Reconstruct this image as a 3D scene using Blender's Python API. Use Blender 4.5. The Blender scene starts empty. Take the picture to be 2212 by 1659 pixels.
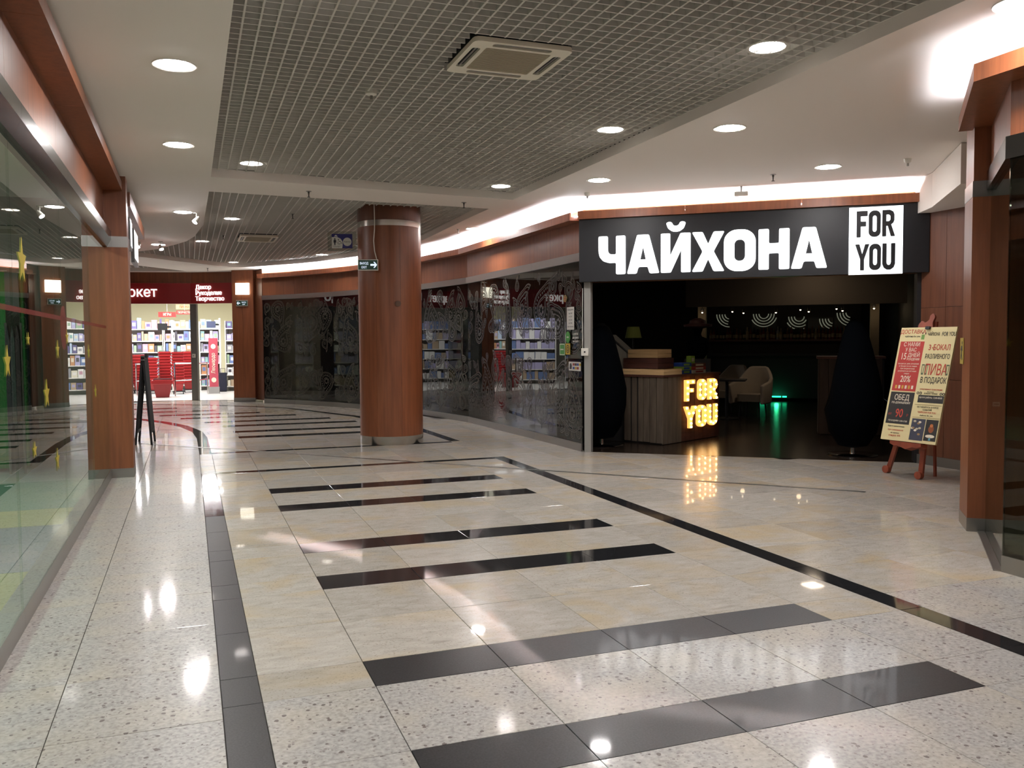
import bpy, bmesh, math, random
from mathutils import Vector, Matrix
R = random.Random(7)
PI = math.pi
S = bpy.context.scene
COL = S.collection
# ------------------------------------------------------------------ camera, world, exposure
PX, PITCH, ROLL, HEAD, EYE = 1882.3, 0.0489757, -0.00718765, -0.35397, 1.5   # focal length in pixels of the 2212 px frame
def _axes():
    cp, sp, c, s = math.cos(PITCH), math.sin(PITCH), math.cos(ROLL), math.sin(ROLL)
    rt, up, fw = Vector((1, 0, 0)), Vector((0, sp, cp)), Vector((0, cp, -sp))
    rt, up = rt * c + up * s, up * c - rt * s
    M = Matrix.Rotation(HEAD, 3, 'Z')
    return M @ rt, M @ up, M @ fw
RT, UP, FW = _axes()
cam = bpy.data.cameras.new('camera'); cam.sensor_width = 36; cam.lens = 36 * PX / 2212
cam.clip_start = .05; cam.clip_end = 200
co = bpy.data.objects.new('camera', cam); COL.objects.link(co)
co.matrix_world = Matrix(((RT.x, UP.x, -FW.x, 0), (RT.y, UP.y, -FW.y, 0), (RT.z, UP.z, -FW.z, EYE), (0, 0, 0, 1)))
S.camera = co
w = bpy.data.worlds.new('world'); S.world = w; w.use_nodes = True
w.node_tree.nodes['Background'].inputs[0].default_value = (.9, .95, 1, 1)
w.node_tree.nodes['Background'].inputs[1].default_value = .05
S.view_settings.view_transform = 'Standard'; S.view_settings.look = 'None'
S.view_settings.gamma = 1; S.view_settings.use_curve_mapping = False
S.view_settings.exposure = 0.5
S.cycles.max_bounces = 10; S.cycles.diffuse_bounces = 4; S.cycles.glossy_bounces = 5
S.cycles.transparent_max_bounces = 12; S.cycles.sample_clamp_indirect = 6
LAMP_EMIT, COVE_EMIT, STORE_W = 155.0, 110.0, 75.0

# ------------------------------------------------------------------ placing helpers
def ray(x, y): return RT * (x - 1106) - UP * (y - 829.5) + FW * PX
def fl(x, y, z=0.0):                                   # photograph pixel -> point of the level plane z
    d = ray(x, y); t = (z - EYE) / d.z
    return Vector((d.x * t, d.y * t, z))
F0, F1 = Vector((4.986, 10.657)), Vector((8.166, 8.121))
E2 = (F1 - F0).normalized(); N2 = Vector((-E2.y, E2.x))   # along the restaurant front / into the restaurant
EX, NX, ZX = Vector((E2.x, E2.y, 0)), Vector((N2.x, N2.y, 0)), Vector((0, 0, 1))
def fac(s, d, z=0.0): return Vector((F0.x, F0.y, z)) + EX * s + NX * d
def fp(x, y, d):                                       # pixel -> (s, z) on the plane d behind the restaurant front
    r = ray(x, y); o = F0 + N2 * d
    det = r.x * -E2.y + E2.x * r.y
    t = (o.x * -E2.y + E2.x * o.y) / det
    p = Vector((r.x * t, r.y * t)) - o
    return p.dot(E2), EYE + t * r.z
def at_depth(x, y, p):                                 # pixel -> point of the upright plane through p facing the viewer
    r = ray(x, y); v = Vector((p[0], p[1])); t = v.dot(v) / (r.x * v.x + r.y * v.y)
    return Vector((r.x * t, r.y * t, EYE + r.z * t))

# ------------------------------------------------------------------ materials
MATS = {}
def srgb(c):
    if isinstance(c, str):
        c = [int(c[i:i + 2], 16) / 255 for i in (0, 2, 4)]
    return tuple(x / 12.92 if x <= .04045 else ((x + .055) / 1.055) ** 2.4 for x in c) + (1,)
def mat(name, col=(.8, .8, .8), rough=.5, metal=0., emit=0., ecol=None, ior=1.5, alpha=1., coat=0.):
    if name in MATS: return MATS[name]
    m = bpy.data.materials.new(name); m.use_nodes = True
    b = m.node_tree.nodes['Principled BSDF']
    c = srgb(col) if isinstance(col, str) else tuple(col) + (1,)
    b.inputs['Base Color'].default_value = c; b.inputs['Roughness'].default_value = rough
    b.inputs['Metallic'].default_value = metal; b.inputs['IOR'].default_value = ior
    b.inputs['Alpha'].default_value = alpha; b.inputs['Coat Weight'].default_value = coat
    if emit:
        b.inputs['Emission Color'].default_value = srgb(ecol) if isinstance(ecol, str) else (tuple(ecol) + (1,) if ecol else c)
        b.inputs['Emission Strength'].default_value = emit
    MATS[name] = m; return m
class NT:
    def __init__(s, m): s.t = m.node_tree; s.b = s.t.nodes['Principled BSDF']
    def n(s, typ, **kw):
        o = s.t.nodes.new(typ)
        for k, v in kw.items():
            if k.startswith('i_'): o.inputs[int(k[2:]) if k[2:].isdigit() else k[2:].replace('_', ' ')].default_value = v
            else: setattr(o, k, v)
        return o
    def l(s, a, b): s.t.links.new(a, b)
    def ramp(s, src, stops):
        r = s.n('ShaderNodeValToRGB'); e = r.color_ramp.elements
        while len(e) < len(stops): e.new(.5)
        for q, (p, c) in zip(e, stops): q.position = p; q.color = c if len(c) == 4 else tuple(c) + (1,)
        s.l(src, r.inputs[0]); return r.outputs[0]
    def mix(s, fac, a, b, mode='MIX'):
        x = s.n('ShaderNodeMix', data_type='RGBA', blend_type=mode)
        for sock, v in ((x.inputs[0], fac), (x.inputs[6], a), (x.inputs[7], b)):
            if hasattr(v, 'is_linked') or hasattr(v, 'links'): s.l(v, sock)
            else: sock.default_value = v
        return x.outputs[2]
    def pos(s, scale=(1, 1, 1), offset=True):
        g = s.n('ShaderNodeNewGeometry'); v = g.outputs['Position']
        if offset:
            oi = s.n('ShaderNodeObjectInfo'); mu = s.n('ShaderNodeVectorMath', operation='SCALE')
            cx = s.n('ShaderNodeCombineXYZ')
            for k in range(3): s.l(oi.outputs['Random'], cx.inputs[k])
            s.l(cx.outputs[0], mu.inputs[0]); mu.inputs['Scale'].default_value = 60
            ad = s.n('ShaderNodeVectorMath', operation='ADD'); s.l(v, ad.inputs[0]); s.l(mu.outputs[0], ad.inputs[1]); v = ad.outputs[0]
        sc = s.n('ShaderNodeVectorMath', operation='MULTIPLY'); s.l(v, sc.inputs[0]); sc.inputs[1].default_value = scale
        return sc.outputs[0]
def wood(name, dark, light, scale=(22, 22, 1.3), rough=.38, coat=0.):
    m = mat(name, rough=rough, coat=coat); t = NT(m)
    nz = t.n('ShaderNodeTexNoise', i_Scale=1.0, i_Detail=5.0, i_Roughness=.6); t.l(t.pos(scale), nz.inputs['Vector'])
    c = t.ramp(nz.outputs[0], [(.3, srgb(dark)), (.7, srgb(light))])
    oi = t.n('ShaderNodeObjectInfo'); hv = t.n('ShaderNodeHueSaturation')
    mr = t.n('ShaderNodeMapRange', i_3=.93, i_4=1.07); t.l(oi.outputs['Random'], mr.inputs[0]); t.l(mr.outputs[0], hv.inputs['Value']); t.l(c, hv.inputs['Color'])
    t.l(hv.outputs[0], t.b.inputs['Base Color']); return m
def granite_speckled():
    m = mat('granite_speckled', rough=.32, coat=.45); t = NT(m); t.b.inputs['Coat Roughness'].default_value = .085; t.b.inputs['Specular IOR Level'].default_value = .3
    p = t.pos((1, 1, 1))
    n1 = t.n('ShaderNodeTexNoise', i_Scale=55.0, i_Detail=3.0); t.l(p, n1.inputs['Vector'])
    base = t.ramp(n1.outputs[0], [(.3, srgb('8a8682')), (.5, srgb('a3a09b')), (.72, srgb('b6b2ad'))])
    n2 = t.n('ShaderNodeTexNoise', i_Scale=3.0, i_Detail=2.0); t.l(p, n2.inputs['Vector'])
    base = t.mix(t.ramp(n2.outputs[0], [(.45, (0, 0, 0)), (.75, (.5, .5, .5))]), base, srgb('b8ad98'))
    n3 = t.n('ShaderNodeTexNoise', i_Scale=60.0, i_Detail=1.0); t.l(p, n3.inputs['Vector'])
    vm = t.n('ShaderNodeVectorMath', operation='MULTIPLY_ADD'); t.l(n3.outputs['Color'], vm.inputs[0]); vm.inputs[1].default_value = (.012, .012, .012); t.l(p, vm.inputs[2])
    v = t.n('ShaderNodeTexVoronoi', i_Scale=30.0, i_Randomness=1.0); t.l(vm.outputs[0], v.inputs['Vector'])
    sep = t.n('ShaderNodeSeparateColor'); t.l(v.outputs['Color'], sep.inputs[0])
    th = t.n('ShaderNodeMapRange', i_1=.35, i_2=1.0, i_3=0.0, i_4=.32); t.l(sep.outputs[0], th.inputs[0])
    lt = t.n('ShaderNodeMath', operation='LESS_THAN'); t.l(v.outputs['Distance'], lt.inputs[0]); t.l(th.outputs[0], lt.inputs[1])
    c = t.mix(lt.outputs[0], base, srgb('665d59'))
    v2 = t.n('ShaderNodeTexVoronoi', i_Scale=62.0, i_Randomness=1.0); t.l(vm.outputs[0], v2.inputs['Vector'])
    sp2 = t.n('ShaderNodeSeparateColor'); t.l(v2.outputs['Color'], sp2.inputs[0])
    t2 = t.n('ShaderNodeMapRange', i_1=.45, i_2=1.0, i_3=0.0, i_4=.36); t.l(sp2.outputs[1], t2.inputs[0])
    l2 = t.n('ShaderNodeMath', operation='LESS_THAN'); t.l(v2.outputs['Distance'], l2.inputs[0]); t.l(t2.outputs[0], l2.inputs[1])
    c = t.mix(l2.outputs[0], c, srgb('7f7873'))
    t.l(c, t.b.inputs['Base Color']); return m
def granite_veined():
    m = mat('granite_veined', rough=.22, coat=.34); t = NT(m); t.b.inputs['Coat Roughness'].default_value = .03; t.b.inputs['Specular IOR Level'].default_value = .08
    p = t.pos((1, 1, 1))
    mp = t.n('ShaderNodeMapping'); mp.inputs['Rotation'].default_value = (0, 0, .9); mp.inputs['Scale'].default_value = (7, 17, 10); t.l(p, mp.inputs['Vector'])
    n1 = t.n('ShaderNodeTexNoise', i_Scale=1.0, i_Detail=6.0, i_Roughness=.65, i_Distortion=.6); t.l(mp.outputs[0], n1.inputs['Vector'])
    base = t.ramp(n1.outputs[0], [(.25, srgb('938d86')), (.42, srgb('a8a299')), (.7, srgb('b7b0a8'))])
    n2 = t.n('ShaderNodeTexNoise', i_Scale=1.6, i_Detail=4.0, i_Distortion=1.0); t.l(p, n2.inputs['Vector'])
    base = t.mix(t.ramp(n2.outputs[0], [(.48, (0, 0, 0)), (.72, (.75, .75, .75))]), base, srgb('b5a180'))
    n3 = t.n('ShaderNodeTexNoise', i_Scale=90.0, i_Detail=2.0); t.l(p, n3.inputs['Vector'])
    base = t.mix(t.ramp(n3.outputs[0], [(.58, (0, 0, 0)), (.72, (.6, .6, .6))]), base, srgb('7d7466'))
    oi = t.n('ShaderNodeObjectInfo'); hv = t.n('ShaderNodeHueSaturation')
    mr = t.n('ShaderNodeMapRange', i_3=.88, i_4=1.07); t.l(oi.outputs['Random'], mr.inputs[0]); t.l(mr.outputs[0], hv.inputs['Value']); t.l(base, hv.inputs['Color'])
    t.l(hv.outputs[0], t.b.inputs['Base Color']); return m
def black_granite(name='black_granite', rough=.06, coat=0., spec=.5):
    m = mat(name, rough=rough, coat=coat); t = NT(m); t.b.inputs['Coat Roughness'].default_value = .05; t.b.inputs['Specular IOR Level'].default_value = spec
    n1 = t.n('ShaderNodeTexNoise', i_Scale=120.0, i_Detail=2.0); t.l(t.pos((1, 1, 1)), n1.inputs['Vector'])
    t.l(t.ramp(n1.outputs[0], [(.35, (.010, .010, .011)), (.75, (.03, .03, .032))]), t.b.inputs['Base Color']); return m
def pane_glass(name, tint, ior, film=None, filmfac=0.):
    m = bpy.data.materials.new(name); m.use_nodes = True; T = m.node_tree; T.nodes.clear()
    o = T.nodes.new('ShaderNodeOutputMaterial'); tr = T.nodes.new('ShaderNodeBsdfTransparent'); gl = T.nodes.new('ShaderNodeBsdfGlossy')
    tr.inputs[0].default_value = tuple(tint) + (1,); gl.inputs['Roughness'].default_value = .0; gl.inputs[0].default_value = (.95, .97, .95, 1)
    fr = T.nodes.new('ShaderNodeFresnel'); fr.inputs[0].default_value = ior
    ge = T.nodes.new('ShaderNodeNewGeometry'); su = T.nodes.new('ShaderNodeMath'); su.operation = 'SUBTRACT'; su.inputs[0].default_value = 1
    mu = T.nodes.new('ShaderNodeMath'); mu.operation = 'MULTIPLY'
    L = T.links.new; L(ge.outputs['Backfacing'], su.inputs[1]); L(su.outputs[0], mu.inputs[0]); L(fr.outputs[0], mu.inputs[1])
    body = tr.outputs[0]
    if film:
        df = T.nodes.new('ShaderNodeBsdfDiffuse'); df.inputs[0].default_value = tuple(film) + (1,)
        mf = T.nodes.new('ShaderNodeMixShader'); mf.inputs[0].default_value = filmfac; L(body, mf.inputs[1]); L(df.outputs[0], mf.inputs[2]); body = mf.outputs[0]
    mx = T.nodes.new('ShaderNodeMixShader'); L(mu.outputs[0], mx.inputs[0]); L(body, mx.inputs[1]); L(gl.outputs[0], mx.inputs[2]); L(mx.outputs[0], o.inputs[0])
    MATS[name] = m; return m

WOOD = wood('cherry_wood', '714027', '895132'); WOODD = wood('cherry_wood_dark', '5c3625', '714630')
GS, GV, BG, BGH = granite_speckled(), granite_veined(), black_granite(), black_granite('honed_black_granite', .34, .16, .3)
STEEL = mat('brushed_steel', (.36, .35, .33), .36, 1.); RAIL = mat('rail_steel', (.10, .097, .09), .2, 1.); CHROME = mat('chrome', (.75, .75, .75), .1, 1.)
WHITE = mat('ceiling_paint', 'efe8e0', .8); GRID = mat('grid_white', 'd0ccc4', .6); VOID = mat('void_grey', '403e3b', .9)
GROUT = mat('grout', '4a4640', .8); BLACK = mat('black_matt', (.012, .012, .013), .5); SIGNBLK = mat('sign_black', (.007, .0075, .010), .45)
GREENGLASS = pane_glass('green_glass', (.80, .90, .83), 1.95); DARKGLASS = pane_glass('film_glass', (.30, .29, .28), 1.6, (.008, .0075, .0075), .6)
SMOKE = pane_glass('smoke_glass', (.62, .64, .58), 1.5)
PRINT = mat('film_print', (.055, .048, .040), .2); LEDR = mat('cool_led_corner', (1, 1, 1), .5, emit=COVE_EMIT * .5, ecol=(.86, .9, 1.0)); LED = mat('cool_led', (1, 1, 1), .5, emit=COVE_EMIT, ecol=(.86, .9, 1.0))
LAMP = mat('lamp_disc', (1, 1, 1), .5, emit=LAMP_EMIT, ecol=(1, .957, .95)); LIT = mat('lit_letter', (1, 1, 1), .5, emit=1.6, ecol=(.95, .98, 1))
PLASTW = mat('white_plastic', 'd9d6cc', .4); DARKWALL = mat('dark_wall', (.016, .014, .013), .7); NAVY = mat('navy_upholstery', (.0015, .002, .003), .9, ior=1.1)

# ------------------------------------------------------------------ mesh helpers
class MB:
    def __init__(s): s.v = []; s.f = []; s.sm = False
    def add(s, vs, fs):
        k = len(s.v); s.v += [tuple(p) for p in vs]; s.f += [[i + k for i in f] for f in fs]; return s
    def box(s, c, size, ax=None):
        X, Y, Z = ax or (Vector((1, 0, 0)), Vector((0, 1, 0)), Vector((0, 0, 1)))
        c = Vector(c); hx, hy, hz = (q / 2 for q in size); P = []
        for a, b, d in ((-1, -1, -1), (1, -1, -1), (1, 1, -1), (-1, 1, -1), (-1, -1, 1), (1, -1, 1), (1, 1, 1), (-1, 1, 1)):
            P.append(c + X * a * hx + Y * b * hy + Z * d * hz)
        return s.add(P, [(0, 3, 2, 1), (4, 5, 6, 7), (0, 1, 5, 4), (1, 2, 6, 5), (2, 3, 7, 6), (3, 0, 4, 7)])
    def rbox(s, c, size, r, ax=None, n=4):             # box with rounded upright edges
        X, Y, Z = ax or (Vector((1, 0, 0)), Vector((0, 1, 0)), Vector((0, 0, 1)))
        c = Vector(c); hx, hy, hz = (q / 2 for q in size); pts = []
        for sx, sy, a0 in ((1, 1, 0), (-1, 1, PI / 2), (-1, -1, PI), (1, -1, 1.5 * PI)):
            for k in range(n + 1):
                a = a0 + k * PI / 2 / n; pts.append((sx * (hx - r) + r * math.cos(a), sy * (hy - r) + r * math.sin(a)))
        return s.prism([c + X * x + Y * y - Z * hz for x, y in pts], Z * hz * 2)
    def prism(s, pts, ext):
        n = len(pts); P = [Vector(p) for p in pts]; Q = [p + Vector(ext) for p in P]
        return s.add(P + Q, [tuple(range(n))[::-1], tuple(range(n, 2 * n))] + [(i, (i + 1) % n, n + (i + 1) % n, n + i) for i in range(n)])
    def lathe(s, c, prof, n=24, ax=None, sx=1., sy=1., cap=True):   # prof: (radius, height) pairs
        X, Y, Z = ax or (Vector((1, 0, 0)), Vector((0, 1, 0)), Vector((0, 0, 1)))
        c = Vector(c); vs = []
        for r, z in prof:
            for k in range(n):
                a = 2 * PI * k / n; vs.append(c + X * r * math.cos(a) * sx + Y * r * math.sin(a) * sy + Z * z)
        fs = [(i * n + k, i * n + (k + 1) % n, (i + 1) * n + (k + 1) % n, (i + 1) * n + k) for i in range(len(prof) - 1) for k in range(n)]
        if cap: fs += [tuple(range(n))[::-1], tuple(range((len(prof) - 1) * n, len(prof) * n))]
        return s.add(vs, fs)
    def tube(s, pts, r, n=8):
        P = [Vector(p) for p in pts]; vs = []; m = len(P)
        for i, p in enumerate(P):
            t = (P[min(i + 1, m - 1)] - P[max(i - 1, 0)]).normalized()
            u = t.orthogonal().normalized() if i == 0 else (u - t * u.dot(t)).normalized()
            b = t.cross(u); rr = r[i] if isinstance(r, (list, tuple)) else r
            vs += [p + (u * math.cos(2 * PI * k / n) + b * math.sin(2 * PI * k / n)) * rr for k in range(n)]
        fs = [(i * n + k, i * n + (k + 1) % n, (i + 1) * n + (k + 1) % n, (i + 1) * n + k) for i in range(m - 1) for k in range(n)]
        return s.add(vs, fs + [tuple(range(n))[::-1], tuple(range((m - 1) * n, m * n))])
    def ball(s, c, r, n=10, sc=(1, 1, 1)):
        return s.lathe(c, [(max(r * math.sin(PI * k / n), 1e-4) * sc[0], -r * math.cos(PI * k / n) * sc[2]) for k in range(n + 1)], n * 2)
    def build(s, name, m, parent=None, smooth=False, fix=True):
        me = bpy.data.meshes.new(name); me.from_pydata(s.v, [], s.f)
        if fix:
            b = bmesh.new(); b.from_mesh(me); bmesh.ops.recalc_face_normals(b, faces=b.faces); b.to_mesh(me); b.free()
        return link(name, me, m, parent, smooth)
def link(name, me, m, parent=None, smooth=False):
    if m is not None: me.materials.clear(); me.materials.append(m)
    if smooth:
        for p in me.polygons: p.use_smooth = True
        try: me.set_sharp_from_angle(angle=.7)
        except Exception: pass
    o = bpy.data.objects.new(name, me); COL.objects.link(o)
    if parent: o.parent = parent; o.matrix_parent_inverse = parent.matrix_basis.inverted()
    return o
def empty(name, loc, rz=0.):
    o = bpy.data.objects.new(name, None); COL.objects.link(o); o.empty_display_size = .1
    o.matrix_basis = Matrix.Translation(Vector(loc)) @ Matrix.Rotation(rz, 4, 'Z'); return o
def tag(o, label, cat, group=None):
    o['label'] = label; o['category'] = cat
    if group: o['group'] = group
    return o
def thing(name, loc, label, cat, group=None, rz=0.): return tag(empty(name, loc, rz), label, cat, group)
def struct(o): o['kind'] = 'structure'; return o
def stuff(o): o['kind'] = 'stuff'; return o
ONES = 'zeroth first second third fourth fifth sixth seventh eighth ninth tenth eleventh twelfth thirteenth fourteenth fifteenth sixteenth seventeenth eighteenth nineteenth'.split()
def nth(n):
    if n < 20: return ONES[n]
    return ('twentieth', 'thirtieth', 'fortieth')[n // 10 - 2] if n % 10 == 0 else ('twenty', 'thirty', 'forty')[n // 10 - 2] + '-' + ONES[n % 10]
def axes(yaw): return Vector((math.cos(yaw), math.sin(yaw), 0)), Vector((-math.sin(yaw), math.cos(yaw), 0)), ZX.copy()
def roundc(pts, r, n=3):
    out = []; m = len(pts)
    for i in range(m):
        p0, p, p1 = Vector(pts[i - 1]), Vector(pts[i]), Vector(pts[(i + 1) % m])
        a, b = p0 - p, p1 - p; q = min(r, a.length * .45, b.length * .45)
        A, B = p + a.normalized() * q, p + b.normalized() * q
        out += [tuple(A * (1 - t) ** 2 + p * 2 * t * (1 - t) + B * t * t) for t in [k / n for k in range(n + 1)]]
    return out
DG = None
def shape(contours, thick):                              # flat shape with holes -> solid mesh in the XY plane, z 0..thick
    cu = bpy.data.curves.new('shape', 'CURVE'); cu.dimensions = '2D'; cu.fill_mode = 'BOTH'; cu.extrude = thick / 2
    for c in contours:
        sp = cu.splines.new('POLY'); sp.points.add(len(c) - 1); sp.use_cyclic_u = True
        for q, p in zip(sp.points, c): q.co = (p[0], p[1], 0, 1)
    return _conv(cu, thick / 2)
def text_mesh(body, size, thick=.002, bold=0., xs=1., align='LEFT', spacing=1., line=1.):
    cu = bpy.data.curves.new('text', 'FONT'); cu.body = body; cu.size = size; cu.extrude = thick / 2; cu.offset = bold * size
    cu.align_x = align; cu.space_character = spacing; cu.space_line = line; cu.resolution_u = 3
    me = _conv(cu, thick / 2)
    if xs != 1: me.transform(Matrix.Diagonal((xs, 1, 1, 1)))
    return me
def _conv(cu, dz):
    o = bpy.data.objects.new('tmp', cu); COL.objects.link(o)
    dg = bpy.context.evaluated_depsgraph_get(); me = bpy.data.meshes.new_from_object(o.evaluated_get(dg))
    bpy.data.objects.remove(o); bpy.data.curves.remove(cu); me.transform(Matrix.Translation((0, 0, dz))); return me
def plane_m(o, X, Y):                                    # matrix of a plane at o with axes X, Y
    X = Vector(X).normalized(); Y = Vector(Y).normalized(); Z = X.cross(Y); o = Vector(o)
    return Matrix(((X.x, Y.x, Z.x, o.x), (X.y, Y.y, Z.y, o.y), (X.z, Y.z, Z.z, o.z), (0, 0, 0, 1)))
def put(name, me, M, m, parent): me.transform(M); return link(name, me, m, parent)
def texts(name, rows, M, m, parent, thick=.002):         # rows: (text, x, y, size, bold, xs, align) joined into one lettering piece
    mb = MB()
    for tx, x, y, sz, bo, xs, al in rows:
        me = text_mesh(tx, sz, thick, bo, xs, al)
        mb.add([v.co + Vector((x, y, 0)) for v in me.vertices], [tuple(p.vertices) for p in me.polygons]); bpy.data.meshes.remove(me)
    o = mb.build(name, m, None, fix=False); o.data.transform(M)
    if parent: o.parent = parent; o.matrix_parent_inverse = parent.matrix_basis.inverted()
    return o

# ------------------------------------------------------------------ letter shapes (height 1), drawn for the big signs
def arc(cx, cy, rx, ry, a0, a1, n=8): return [(cx + rx * math.cos(a0 + (a1 - a0) * k / n), cy + ry * math.sin(a0 + (a1 - a0) * k / n)) for k in range(n + 1)]
def rrect(x0, y0, x1, y1, r, ry=None):
    ry = ry or r
    return arc(x1 - r, y1 - ry, r, ry, 0, PI / 2) + arc(x0 + r, y1 - ry, r, ry, PI / 2, PI) + arc(x0 + r, y0 + ry, r, ry, PI, 1.5 * PI) + arc(x1 - r, y0 + ry, r, ry, 1.5 * PI, 2 * PI)
def glyph(c):
    q = .035
    if c == 'Ч': return [roundc([(0, 1), (.24, 1), (.24, .62), (.27, .545), (.34, .52), (.46, .52), (.46, 1), (.70, 1), (.70, 0), (.46, 0), (.46, .30), (.27, .30), (.12, .35), (.03, .46), (0, .60)], q)]
    if c == 'А': return [roundc([(0, 0), (.24, 0), (.29, .17), (.53, .17), (.58, 0), (.82, 0), (.56, 1), (.26, 1)], q), [(.335, .36), (.485, .36), (.41, .70)][::-1]]
    if c == 'И': return [roundc([(0, 1), (.235, 1), (.235, .42), (.50, 1), (.75, 1), (.75, 0), (.515, 0), (.515, .58), (.25, 0), (0, 0)], q * .8)]
    if c == 'Х': return [roundc([(0, 1), (.26, 1), (.395, .69), (.53, 1), (.79, 1), (.53, .505), (.79, 0), (.53, 0), (.395, .315), (.26, 0), (0, 0), (.26, .505)], q)]
    if c == 'О': return [rrect(0, -.015, .77, 1.02, .32, .30), rrect(.255, .24, .515, .77, .11, .12)[::-1]]
    if c == 'Н': return [roundc([(0, 1), (.245, 1), (.245, .645), (.485, .645), (.485, 1), (.73, 1), (.73, 0), (.485, 0), (.485, .40), (.245, .40), (.245, 0), (0, 0)], q)]
    if c == 'F': return [roundc([(0, 1), (.37, 1), (.37, .80), (.14, .80), (.14, .60), (.32, .60), (.32, .41), (.14, .41), (.14, 0), (0, 0)], q * .6)]
    if c == 'O': return [rrect(0, 0, .44, 1, .2, .2), rrect(.145, .19, .295, .81, .07, .1)[::-1]]
    if c == 'R': return [roundc([(0, 1), (.26, 1), (.38, .93), (.42, .82), (.42, .60), (.38, .50), (.31, .45), (.45, 0), (.30, 0), (.19, .40), (.14, .40), (.14, 0), (0, 0)], q * .6), [(.14, .57), (.23, .57), (.28, .62), (.28, .77), (.23, .82), (.14, .82)][::-1]]
    if c == 'Y': return [roundc([(0, 1), (.155, 1), (.255, .62), (.355, 1), (.51, 1), (.325, .42), (.325, 0), (.185, 0), (.185, .42)], q * .6)]
    if c == 'U': return [roundc([(0, 1), (.145, 1), (.145, .27), (.17, .20), (.22, .175), (.27, .20), (.295, .27), (.295, 1), (.44, 1), (.44, .22), (.39, .08), (.28, 0), (.16, 0), (.05, .08), (0, .22)], q * .6)]
def glyph_mesh(c, w, h, thick):
    g = glyph(c); x1 = max(p[0] for p in g[0])
    return shape([[(p[0] * w / x1, p[1] * h) for p in k] for k in g], thick)

# ------------------------------------------------------------------ floor
floor = struct(empty('floor', (0, 0, 0)))
def poly_ok(x0, x1, y0, y1): return x1 - x0 > .02 and y1 - y0 > .02
TM = {}
def tile(name, x0, x1, y0, y1, m, par=floor, tilt=.0007, h=.012):
    g = .0016; w_, d_ = round(x1 - x0 - 2 * g, 4), round(y1 - y0 - 2 * g, 4); k = (w_, d_, m.name)
    if k not in TM:
        mb = MB(); a, b, e = w_ / 2, d_ / 2, .0012
        mb.add([(-a, -b, -h), (a, -b, -h), (a, b, -h), (-a, b, -h), (-a, -b, -e), (a, -b, -e), (a, b, -e), (-a, b, -e), (-a + e, -b + e, 0), (a - e, -b + e, 0), (a - e, b - e, 0), (-a + e, b - e, 0)],
               [(0, 1, 5, 4), (1, 2, 6, 5), (2, 3, 7, 6), (3, 0, 4, 7), (4, 5, 9, 8), (5, 6, 10, 9), (6, 7, 11, 10), (7, 4, 8, 11), (8, 9, 10, 11)])
        me = bpy.data.meshes.new(name); me.from_pydata(mb.v, [], mb.f); me.materials.append(m); TM[k] = me
    o = bpy.data.objects.new(name, TM[k]); COL.objects.link(o); o.parent = par
    o.location = ((x0 + x1) / 2, (y0 + y1) / 2, R.uniform(-.0002, .0002)); o.rotation_euler = (R.uniform(-tilt, tilt), R.uniform(-tilt, tilt), 0)
    return o
MB().box((3.2, 9, -.06), (13, 37, .09)).build('screed', GROUT, floor)
UC = [.252, .729, 1.346, 1.968, 2.58, 3.19, 3.655]
UL = [-.875, -.547, .092]
UR = [3.812, 4.43, 5.05, 5.67, 6.29, 6.91, 7.53, 8.15, 8.77]
STR = [(2.757, 3.073), (3.715, 4.03), (5.313, 5.625), (6.276, 6.59), (7.935, 8.238), (8.92, 9.23)]
VR = [1.5, 2.13, 2.757, 3.073, 3.715, 4.03, 4.67, 5.313, 5.625, 6.276, 6.59, 7.26, 7.935, 8.238, 8.92, 9.23, 9.88, 10.50, 10.65, 11.25, 11.85, 12.46, 12.60]
ntile = 0; far_tiles = []
def put_tile(x0, x1, y0, y1, m):
    global ntile
    if ntile < 285 and y0 < 16.3: tile('tile', x0, x1, y0, y1, m); ntile += 1
    else: far_tiles.append((x0, x1, y0, y1))
for j in range(len(VR) - 1):
    y0, y1 = VR[j], VR[j + 1]; stripe = (y0, y1) in STR; bandrow = (y0, y1) in ((10.50, 10.65), (12.46, 12.60))
    if bandrow:
        for i in range(len(UC) - 1): tile('band_tile', UC[i], UC[i + 1], y0, y1, BG)
        tile('band_tile', .092, .252, y0, y1, BG)
    else:
        for i in range(len(UC) - 1):
            if stripe and 1 <= i < 5: tile('stripe_tile', UC[i], UC[i + 1], y0, y1, BGH if y1 < 4.2 else BG)
            else: put_tile(UC[i], UC[i + 1], y0, y1, GS if y1 < 3.72 else GV)
        if y1 <= 10.51: tile('band_tile', .092, .252, y0, y1, BGH if y1 < 8 else BG)
        else: put_tile(.092, .252, y0, y1, GV)
    ey = 10.65
    if y0 < 10.64: tile('band_tile', 3.655, 3.812, y0, y1, BG)
    else: put_tile(3.655, 3.812, y0, y1, GV)
VL = [1.7 + .317 * 2 * k for k in range(24)]
for j in range(len(VL) - 1):
    for i in range(2):
        if VL[j] < 16.2: put_tile(UL[i], UL[i + 1], VL[j], VL[j + 1], GS if VL[j] < 12.5 else GV)
VQ = [.62 * k + 1.52 for k in range(20)]
for j in range(len(VQ) - 1):
    y0, y1 = VQ[j], VQ[j + 1]
    for i in range(len(UR) - 1):
        x0, x1 = UR[i], UR[i + 1]; xm, ym = (x0 + x1) / 2, (y0 + y1) / 2
        if y0 > 12.6 or (ym < 4.0 and x0 > 4.5) or (Vector((xm, ym)) - F0).dot(N2) > .25 and ym < 10.7 and xm > 5.2: continue
        if ym > 10.9 and x0 > 4.6: continue
        if ym < 5.2 and x0 > 6.2: continue
        put_tile(x0, x1, y0, y1, GS if y1 < 4.2 else GV)
VF = [12.60 + .62 * k for k in range(20)]
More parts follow.
